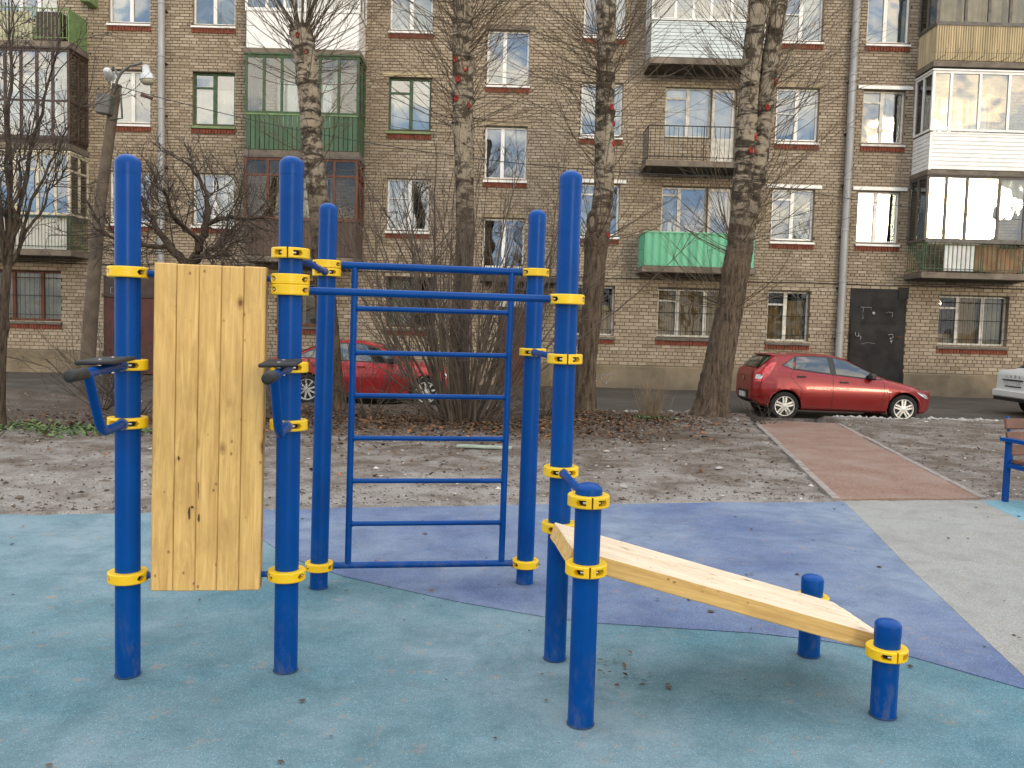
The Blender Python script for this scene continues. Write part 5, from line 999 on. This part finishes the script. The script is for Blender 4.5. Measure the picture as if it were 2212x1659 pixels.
    for xh, zh in spec['handles']:
        for sg in (-1, 1): y = sg * (ysurf(xh, zh) + .012); mb = MB(); mb.cbox(xh - .095, xh + .095, y - .014, y + .014, zh - .018, zh + .018, .008); mb.build('door_handle', spec.get('hmat', CBLK), root, local=True)
    mx_, mz_ = spec['mirror']
    for sg in (-1, 1):
        y = sg * (ysurf(mx_, mz_) + .11); mb = MB(); mb.cbox(mx_ - .055, mx_ + .07, y - .10, y + .10, mz_ - .06, mz_ + .075, .03); mb.build('side_mirror', spec.get('mmat', CBLK), root, smooth=30, local=True)
    for pts, mat, nm in spec['lamps']: panel(dens(pts, 4), .012, mat, nm, root)
    for xc in XW:
        for sg in (-1, 1): wheel(root, xc, sg * (float(hw(xc)) * .985 - .095), wr, wr, sg, spec.get('spokes', 5))
        for sg in (-1, 1): mb = MB(); mb.tube([(xc + (AR + .004) * math.cos(a), sg * (float(hw(xc)) * .975), wr + (AR + .004) * math.sin(a)) for a in np.linspace(.02, math.pi - .02, 22)], .014, 6); mb.build('wheel_arch_lip', paintm if spec.get('lip', 1) else CBLK, root, smooth=60, local=True)
    return root, sect, ysurf
def inst_empty(name, M):
    o = bpy.data.objects.new(name, None); o.empty_display_size = .3; return _place(o, None, M, False)

hatch = dict(ends=(-.68, 3.24), wr=.302, wheels=(0.0, 2.55), spokes=5,
    belt=[(-.68, .90), (-.64, 1.00), (-.50, 1.04), (-.3, 1.075), (.1, 1.085), (.96, .985), (1.78, .905), (2.25, .865), (2.7, .765), (3.0, .66), (3.16, .56), (3.24, .48)],
    roof=[(-.68, .95), (-.64, 1.055), (-.56, 1.10), (-.42, 1.235), (-.28, 1.365), (-.22, 1.395), (0.0, 1.415), (.5, 1.435), (.9, 1.425), (1.15, 1.395), (1.36, 1.335), (1.75, 1.13), (2.25, .895), (2.7, .795), (3.0, .69), (3.16, .585), (3.24, .50)],
    hw=[(-.68, .62), (-.63, .71), (-.50, .785), (-.2, .835), (.4, .85), (2.2, .85), (2.65, .825), (2.95, .76), (3.12, .66), (3.24, .50)], zb=[(-.68, .42), (-.55, .32), (-.33, .25), (0, .22), (2.9, .19), (3.05, .20), (3.24, .26)],
    dlo=[(-.09, 1.175), (.20, 1.36), (.55, 1.385), (1.0, 1.365), (1.32, 1.30), (1.80, 1.075), (2.12, .905), (1.75, .92), (.95, 1.00), (.18, 1.085)],
    win=[[(-.05, 1.17), (.19, 1.335), (.15, 1.10)], [(.235, 1.35), (.55, 1.365), (.90, 1.352), (.95, 1.025), (.20, 1.108)], [(1.035, 1.345), (1.30, 1.285), (1.62, 1.145), (1.86, 1.01), (1.80, .94), (1.075, 1.008)]],
    ws=(2.20, 1.36), rw=(-.555, -.285), gaps=[[(.16, 1.09), (.10, .95), (.22, .80), (.37, .66)], [(1.0, .99), (1.01, .60), (.99, .27)], [(2.09, .90), (2.11, .70), (2.06, .30)], [(.36, .30), (1.9, .235)], [(-.62, .52), (-.36, .56)], [(3.0, .62), (2.86, .62)], [(-.44, 1.0), (-.50, .78), (-.60, .60)]],
    handles=((.33, .945), (1.24, .845)), mirror=(1.80, .97), lamps=[([(-.19, 1.23), (-.30, 1.225), (-.48, 1.08), (-.615, .95), (-.625, .82), (-.50, .80), (-.36, .94)], TAILR, 'tail_lamp'), ([(-.63, .87), (-.52, .86), (-.46, .95), (-.61, .97)], LENS, 'reverse_lamp'), ([(2.78, .70), (3.05, .615), (3.14, .53), (3.04, .53), (2.88, .62)], LENS, 'headlamp')])
cr, sect, ys = car('red_hatchback', hatch, T(5.84, 19.10, -.205), 'shiny red five-door hatchback parked beside the black metal door', CRED)
mb = MB(); mb.box(-.705, -.695, -.25, .25, .44, .55); mb.build('number_plate', PLATE, cr, local=True); mb = MB(); mb.box(-.696, -.682, -.36, .36, .40, .60); mb.build('bumper_insert', CBLK, cr, local=True)
mb = MB(); mb.tube([(.05, 0, 1.41), (-.13, 0, 1.60)], .005, 5); mb.build('aerial', CBLK, cr, local=True); mb = MB(); mb.cbox(-.34, -.14, -.52, .52, 1.375, 1.402, .012); mb.build('roof_spoiler', CRED, cr, local=True); mb = MB(); mb.cbox(2.16, 2.26, -ys(2.2, .66) - .012, -ys(2.2, .66) + .01, .645, .67, .006); mb.build('side_badge', CHROME, cr, local=True)
mb = MB(); mb.lathe([(.045, 0), (.05, .008), (.03, .012), (0, .01)], 16, M=T(-.685, 0, .84) @ RY(-math.pi / 2)); mb.build('rear_badge', CHROME, cr, local=True)

fast = dict(ends=(-.86, 3.42), wr=.325, wheels=(0.0, 2.60), spokes=9, hmat=CRED2,
    belt=[(-.86, .86), (-.80, .95), (-.2, .98), (.5, .96), (1.7, .90), (2.2, .90), (2.7, .84), (3.1, .74), (3.3, .64), (3.42, .52)],
    roof=[(-.86, .90), (-.80, .99), (-.45, 1.03), (.05, 1.25), (.45, 1.385), (.85, 1.425), (1.2, 1.415), (1.55, 1.33), (2.25, .94), (2.7, .875), (3.1, .77), (3.3, .665), (3.42, .54)],
    hw=[(-.86, .62), (-.80, .74), (-.6, .82), (-.2, .865), (.4, .875), (2.2, .875), (2.7, .86), (3.05, .80), (3.28, .68), (3.42, .52)], zb=[(-.86, .42), (-.6, .32), (-.33, .25), (0, .22), (3.1, .20), (3.42, .27)],
    dlo=[(-.30, 1.02), (.05, 1.19), (.45, 1.33), (.85, 1.365), (1.2, 1.35), (1.5, 1.275), (2.08, .94), (1.7, .935), (.5, .985)],
    win=[[(-.24, 1.025), (.08, 1.18), (.26, 1.25), (.28, 1.01)], [(.34, 1.275), (.5, 1.325), (.86, 1.342), (.90, .985), (.36, 1.005)], [(.99, 1.335), (1.2, 1.325), (1.47, 1.25), (1.92, .99), (1.88, .955), (1.01, .98)]],
    ws=(2.18, 1.58), rw=(-.38, .36), gaps=[[(.31, 1.0), (.28, .8), (.36, .68)], [(.94, .98), (.95, .6), (.93, .28)], [(2.05, .93), (2.07, .7), (2.02, .32)]], handles=((.52, .90), (1.18, .86)), mirror=(1.80, 1.0),
    lamps=[([(-.80, .78), (-.60, .76), (-.42, .84), (-.60, .93), (-.80, .92)], TAILR, 'tail_lamp'), ([(2.95, .76), (3.28, .66), (3.34, .58), (3.1, .64)], LENS, 'headlamp')])
c2_, _, _ = car('red_sedan', fast, T(-4.47, 19.5, -.175), 'bright red car with a black roof half hidden behind posts and shrub', CRED2)
mb = MB(); V = []
for i in range(13):
    x = .30 + (1.62 - .30) * i / 12
    for j in range(9):
        y = -.57 + 1.14 * j / 8; z = float(np.interp(x, [p[0] for p in fast['roof']], [p[1] for p in fast['roof']])) + .012 - .045 * (y / .57) ** 2; V.append((x, y, z))
mb.add(V, [(i * 9 + j, (i + 1) * 9 + j, (i + 1) * 9 + j + 1, i * 9 + j + 1) for i in range(12) for j in range(8)]); mb.build('black_roof', CGL, c2_, smooth=60, local=True)

sedan = dict(ends=(-.92, 3.30), wr=.295, wheels=(0.0, 2.47), spokes=9, hmat=CWHT, mmat=CWHT,
    belt=[(-.92, .92), (-.88, 1.02), (-.6, 1.04), (.3, .99), (1.7, .90), (2.15, .88), (2.7, .80), (3.1, .70), (3.30, .52)],
    roof=[(-.92, .96), (-.88, 1.06), (-.52, 1.09), (-.1, 1.33), (.2, 1.44), (.6, 1.49), (1.1, 1.47), (1.45, 1.38), (2.18, .92), (2.7, .835), (3.1, .73), (3.30, .54)],
    hw=[(-.92, .70), (-.88, .78), (-.6, .82), (0, .84), (2.2, .84), (2.7, .82), (3.1, .74), (3.30, .55)], zb=[(-.92, .36), (-.6, .30), (0, .22), (3.1, .2), (3.3, .26)],
    dlo=[(-.32, 1.06), (-.02, 1.28), (.22, 1.39), (.6, 1.43), (1.1, 1.41), (1.4, 1.33), (1.98, .96), (1.7, .94), (.3, 1.03)],
    win=[[(-.25, 1.065), (.0, 1.27), (.12, 1.33), (.14, 1.05)], [(.2, 1.365), (.6, 1.40), (.82, 1.395), (.86, 1.01), (.2, 1.045)], [(.94, 1.39), (1.1, 1.38), (1.38, 1.30), (1.85, 1.0), (1.8, .965), (.97, 1.005)]],
    ws=(2.12, 1.48), rw=(-.46, .12), gaps=[[(.18, 1.03), (.2, .7), (.34, .6)], [(.9, .99), (.9, .3)], [(1.95, .9), (1.98, .32)]], handles=((.4, .90), (1.1, .86)), mirror=(1.75, 1.0),
    lamps=[([(-.90, .72), (-.72, .70), (-.66, .86), (-.72, .98), (-.90, .96)], TAILR, 'tail_lamp'), ([(2.85, .72), (3.15, .64), (3.18, .54), (2.95, .60)], LENS, 'headlamp')])
cw, _, _ = car('white_sedan', sedan, T(12.78, 20.28, -.15), 'dirty white sedan seen from behind, cut off by the right edge', CWHT)
mb = MB(); mb.box(-.935, -.925, -.26, .26, .70, .82); mb.build('number_plate', PLATE, cw, local=True); mb = MB(); mb.box(-.933, -.921, -.33, .33, .675, .70); mb.box(-.96, -.925, -.40, .40, .83, .855); mb.build('plate_recess', CBLK, cw, local=True); mb = MB(); mb.box(-.955, -.90, -.74, .74, .34, .42); mb.build('bumper_strip', CBLK, cw, local=True); mb = MB(); mb.cbox(-.99, -.88, -.77, .77, .42, .60, .03); mb.build('bumper', CWHT, cw, local=True)
for i, ch_ in enumerate('LADA'):
    cu = bpy.data.curves.new('letter', 'FONT'); cu.body = ch_; cu.size = .085; cu.extrude = .004; cu.align_x = 'CENTER'; to = bpy.data.objects.new('letter_tmp', cu); COL.objects.link(to)
    bpy.context.view_layer.update(); me = bpy.data.meshes.new_from_object(to.evaluated_get(bpy.context.evaluated_depsgraph_get())); bpy.data.objects.remove(to); me.materials.clear(); me.materials.append(CHROME)
    inst(me, 'letter', cw, T(-.93, .26 - i * .17, .90) @ RZ(-math.pi / 2) @ RX(math.pi / 2), True)
# ================================================================== POLE, WIRES, BENCH, LITTER
CONCP = paint('weathered_pole', (0.120, 0.092, 0.066), 0.9, 0.45, 3, rand=False, bump=0.4); GREYM = paint('grey_metal_box', (0.115, 0.115, 0.105), 0.6, 0.35, 6); SILV = paint('aluminium_shade', (0.50, 0.50, 0.50), 0.35, 0.2, 6, metal=0.5); LGLS = paint('lamp_glass', (0.48, 0.46, 0.36), 0.15, 0.2, 5); RUST = paint('rusty_insulator', (0.10, 0.05, 0.035), 0.7, 0.4, 20)
pole = tag(empty('lamp_pole', (-8.85, 17.7, -.2)), 'leaning brown lamp pole with a metal bell lamp on a curved arm', 'lamp pole')
pp = [(-8.86, 17.7, -.45, .155), (-8.72, 17.7, 1.45, .145), (-8.52, 17.7, 3.82, .115), (-8.25, 17.7, 5.68, .098), (-8.15, 17.7, 6.30, .095)]; mb = MB(); Q = spline(pp, 30); mb.tube([q[:3] for q in Q], [q[3] for q in Q], 18); mb.build('pole', CONCP, pole, smooth=60)
mb = MB(); mb.cbox(-.14, .14, -.11, .11, -.20, .20, .02); mb.build('control_box', GREYM, pole, M=T(-8.31, 17.52, 5.66 + .2) @ RY(.13)); mb = MB(); mb.tube([(-8.17, 17.6, 6.1), (-8.08, 17.55, 6.35), (-7.98, 17.52, 6.5), (-7.8, 17.5, 6.62), (-7.55, 17.48, 6.68)], .026, 10); mb.build('lamp_arm', GREYM, pole, smooth=60)
mb = MB(); mb.lathe([(.05, .30), (.085, .28), (.10, .14), (.115, .10), (.16, .05), (.185, -.02), (.19, -.07), (.18, -.08)], 24); mb.v = [tuple(c * .80 for c in p) for p in mb.v]; sh_ = mb.build('lamp_shade', SILV, pole, smooth=50, M=T(-7.44, 17.46, 6.40) @ RY(-.12)); mb = MB(); mb.lathe([(.14, -.056), (.132, -.10), (.088, -.14), (0, -.155)], 20); mb.build('lamp_glass', LGLS, sh_, smooth=60, local=True)
mb = MB(); mb.lathe([(.04, .15), (.07, .13), (.09, .0), (.10, -.08), (0, -.08)], 18); mb.build('flood_lamp', SILV, pole, smooth=50, M=T(-8.22, 17.5, 6.43) @ RX(.9)); mb = MB(); mb.tube([(-8.22, 17.6, 6.45), (-8.16, 17.55, 6.62), (-8.08, 17.6, 6.45)], .028, 8); mb.tube([(-8.02, 17.55, 6.2), (-7.98, 17.55, 5.6), (-8.25, 17.6, 5.58)], .02, 6); mb.build('bracket', GREYM, pole, smooth=60)
mb = MB(); mb.tube([(-7.62, 17.6, 6.09), (-7.40, 17.6, 6.02)], .035, 10); mb.build('insulator', RUST, pole, smooth=50)
def wire(name, pts, r, label): mb = MB(); mb.tube(pts, r, 4); tag(mb.build(name, IRON, None, smooth=60), label, 'wire')
def cat(a, b, sag, n=26): return [tuple(a[i] + (b[i] - a[i]) * t - (sag * 4 * t * (1 - t) if i == 2 else 0) for i in range(3)) for t in np.linspace(0, 1, n)]
wire('overhead_wire', cat((-8.1, 17.6, 6.25), (4.5, 16.3, 4.55), .42), .0075, 'thin black wire from the lamp pole across to the leaning poplar'); wire('overhead_wire', cat((4.6, 16.2, 4.40), (17.0, 18.5, 4.2), .30), .0065, 'thin sagging wire from the leaning poplar out past the right edge')

# bench at the right edge
BPLK = paint('brown_bench_slat', (0.145, 0.062, 0.038), 0.55, 0.3, 6, bump=0.1); bn = tag(inst_empty('park_bench', T(5.0, 7.99, 0.008) @ RZ(R(9))), 'blue framed bench with brown slats at the right edge', 'bench')
LB = 1.9
for bx in (0.0, LB - .06):
    mb = MB(); mb.box(bx, bx + .045, -.02, .025, 0, .60); mb.build('leg', BLUEP, bn, local=True); mb = MB(); mb.box(bx, bx + .045, .46, .505, 0, .60); mb.build('leg', BLUEP, bn, local=True); dx_ = .06 if bx == 0 else -.06; mb = MB(); mb.tube([(bx + .022 + dx_, .50, .40), (bx + .022 + dx_, .60, .84)], .016, 8); mb.build('back_support', BLUEP, bn, local=True)
    mb = MB(); mb.box(bx - .02, bx + .065, -.05, .56, .601, .635); mb.build('armrest', BLUEP, bn, local=True); mb = MB(); mb.box(bx + .002, bx + .043, .025, .46, .345, .385); mb.build('seat_bracket', BLUEP, bn, local=True)
mb = MB(); mb.box(.045, LB - .06, .0, .03, .35, .38); mb.box(.045, LB - .06, .47, .50, .36, .39); mb.build('crossbar', BLUEP, bn, local=True)
for i in range(4): mb = MB(); mb.cbox(.05, LB - .065, .005 + i * .118, .112 + i * .118, .388, .425, .006); mb.build('slat', BPLK, bn, local=True)
for i in range(3):
    mb = MB(); mb.cbox(.035, LB - .05, -.018, .018, -.052, .052, .006); mb.build('slat', BPLK, bn, M=T(0, .505 + i * .029, .515 + i * .128) @ RX(-.21), local=True)

# ---------------------------------------------------------------- litter
def m_tint(name, *stops, rough=.85):
    N = NT(name); t = N.attr(); return N.fin(N.ramp(t, *stops), rough, 0, .25)
LEAF = m_tint('dead_leaf', (0, (.045, .030, .020)), (.5, (.115, .068, .040)), (.90, (.15, .09, .05)), (.975, (.33, .12, .04)), (1, (.24, .19, .13))); CLOD = m_tint('soil_crumb', (0, (.040, .030, .023)), (.6, (.13, .10, .075)), (.9, (.25, .21, .17)), (1, (.5, .48, .45))); GLEAF = m_tint('ground_cover_leaf', (0, (.030, .055, .018)), (.7, (.075, .13, .04)), (1, (.16, .20, .08)), rough=.6)
def leaves(name, mat, C, s, label, cat_, tint=None, flat=.35):
    n = len(C); s = s * RNG.uniform(.6, 1.4, n); a = RNG.uniform(0, 6.28, n); pit, rol = RNG.normal(0, flat, n), RNG.normal(0, flat, n); B = np.array([(-1, 0, 0), (-.3, -.55, .18), (.45, -.5, .12), (1, 0, 0), (.45, .5, .16), (-.3, .55, .10)])
    V = B[None] * s[:, None, None]; V[..., 2] += V[..., 0] * np.sin(pit)[:, None] + V[..., 1] * np.sin(rol)[:, None]; c, q = np.cos(a)[:, None], np.sin(a)[:, None]; V = np.stack([V[..., 0] * c - V[..., 1] * q, V[..., 0] * q + V[..., 1] * c, V[..., 2]], -1) + C[:, None, :]
    F_ = (np.array([(0, 1, 2, 3), (0, 3, 4, 5)])[None] + (np.arange(n) * 6)[:, None, None]).reshape(-1, 4); t = RNG.random(n) if tint is None else tint; return tag(inst(fast_mesh(name, mat, V.reshape(-1, 3), F_, False, np.repeat(t, 2)), name), label, cat_, kind='stuff')
def scat(n, cx, cy, sx, sy, dz=.012):
    x = cx + RNG.standard_normal(n) * sx; y = cy + RNG.standard_normal(n) * sy; ok = (y > edgeY(x) + .1) & (y < 16.9) & ~((x > 3.05 + (y - 8.33) * .1719) & (x < 4.9 + (y - 8.54) * .1715)); x, y = x[ok], y[ok]; return np.stack([x, y, lawn_z(x, y) + dz], 1)
C = np.concatenate([scat(3600, -.8, 13.5, 1.5, .9), scat(1800, -3.2, 14.6, 1.5, .9), scat(900, 1.4, 14.8, .9, .8), scat(900, 2.6, 15.4, .9, .6), scat(1100, -6, 12.6, 1.6, .8), scat(260, 0, 11.5, 4, 1.8)])
leaves('leaf_litter', LEAF, C, .030, 'brown fallen leaves scattered under the shrub and poplars', 'leaves')
leaves('ground_cover', GLEAF, np.concatenate([scat(420, -5.75, 11.75, .5, .32, .03), scat(160, -6.9, 12.0, .5, .25, .03), scat(60, 2.6, 15.5, .25, .1, .03)]), .032, 'patch of low green leaves beside the left post', 'plants', flat=.6)
n = 16000; x = RNG.uniform(-9, 9, n); v = RNG.random(n) ** 1.6; y = edgeY(x) + .03 + v * (16.6 - edgeY(x)); ok = ~((x > pathX(y, 0) - .1) & (x < pathX(y, 1) + .1)); x, y = x[ok], y[ok]; s = RNG.gamma(1.6, .0030, len(x)) + .003; C = np.stack([x, y, lawn_z(x, y) + s * .3], 1)
tag(inst(lumps_mesh('soil_crumbs', CLOD, C, s * 1.2, s * .7, RNG.random(len(x))), 'soil_crumbs'), 'loose frozen soil crumbs over the bare lawn', 'soil', kind='stuff')
n = 260; x = RNG.uniform(-4, 5, n); y = RNG.uniform(2.0, 8.2, n); ok = y < edgeY(x) - .05; x, y = x[ok], y[ok]; s = RNG.gamma(2, .0024, len(x)) + .002; tag(inst(lumps_mesh('debris', CLOD, np.stack([x, y, .0125 + s * .2], 1), s * 1.3, s * .4, RNG.random(len(x)) * .5), 'debris'), 'small dark crumbs of dirt strewn over the play surface', 'debris', kind='stuff')
C = np.array([(1.98, 6.9, .02), (2.05, 7.25, .02), (-.95, 5.0, .02), (1.62, 5.6, .02), (.45, 3.9, .02), (.62, 4.15, .02), (.1, 5.35, .02), (2.9, 5.3, .02), (3.2, 5.9, .02), (2.75, 4.5, .02), (-.45, 5.05, .02), (-.05, 5.2, .02), (.9, 5.0, .02)]); C = np.concatenate([C, np.stack([RNG.uniform(.3, .75, 22), RNG.uniform(3.75, 4.05, 22), np.full(22, .018)], 1)]); leaves('dead_leaf_crumbs', LEAF, C, .013, 'few curled brown leaf crumbs on the play surface', 'leaves', RNG.uniform(.1, .6, len(C)))
# pale plank lying on the soil, snow crust along the road edge
PLK = paint('pale_green_board', (0.30, 0.36, 0.30), 0.8, 0.3, 8); mb = MB(); mb.cbox(-.36, .36, -.055, .055, 0, .028, .006); tag(mb.build('loose_board', PLK, None, M=T(-.34, 11.1, .035) @ RZ(-.10) @ RX(.06)), 'pale green weathered board lying on the bare soil', 'board')
SNOW = paint('dirty_snow', (0.36, 0.33, 0.31), 0.8, 0.4, 12, bump=.5); n = 520; x = np.concatenate([RNG.uniform(6.4, 7.6, 120), RNG.normal(8.9, .5, 200), RNG.uniform(-1, 4.2, 100), RNG.normal(10.6, .4, 100)]); y = 16.98 + RNG.standard_normal(n) * .06; s = RNG.gamma(1.6, .010, n) + .006; xw = RNG.uniform(-5, 2.8, 34); yw = RNG.uniform(8.3, 11.5, 34); x = np.concatenate([x, xw]); y = np.concatenate([y, yw]); s = np.concatenate([s, RNG.gamma(2, .007, 34) + .006]); tag(inst(lumps_mesh('snow_crust', SNOW, np.stack([x, y, lawn_z(x, y) + s * .2], 1), s * 1.4, s * .6), 'snow_crust'), 'crumbs of dirty snow along the road edge and on the soil', 'snow', kind='stuff')

# bare treeline across the yard behind the viewer; it shows only as silhouettes in the window glass
ln = []
for k in range(46):
    x = -34 + 70 * k / 45 + RNG.uniform(-.6, .6); y = RNG.uniform(-30, -22); Hh = RNG.uniform(8, 13); P, r = walk((x, y, -.5), (0, 0, 1), Hh, .20, .03, 10, .05, .03); ln.append((P, r))
    for P2, r2 in branch_out(ln, P, r, 16, (1.5, 4.0), (.07, .02), .7, 6, .12, .06, .15): branch_out(ln, P2, r2, 6, (.6, 1.8), (.02, .01), .6, 4, .15, .03)
tag(inst(twigs_mesh('distant_trees', TWIG, ln, 4), 'distant_trees'), 'far treeline behind the viewer, seen only in window reflections', 'trees', kind='stuff')
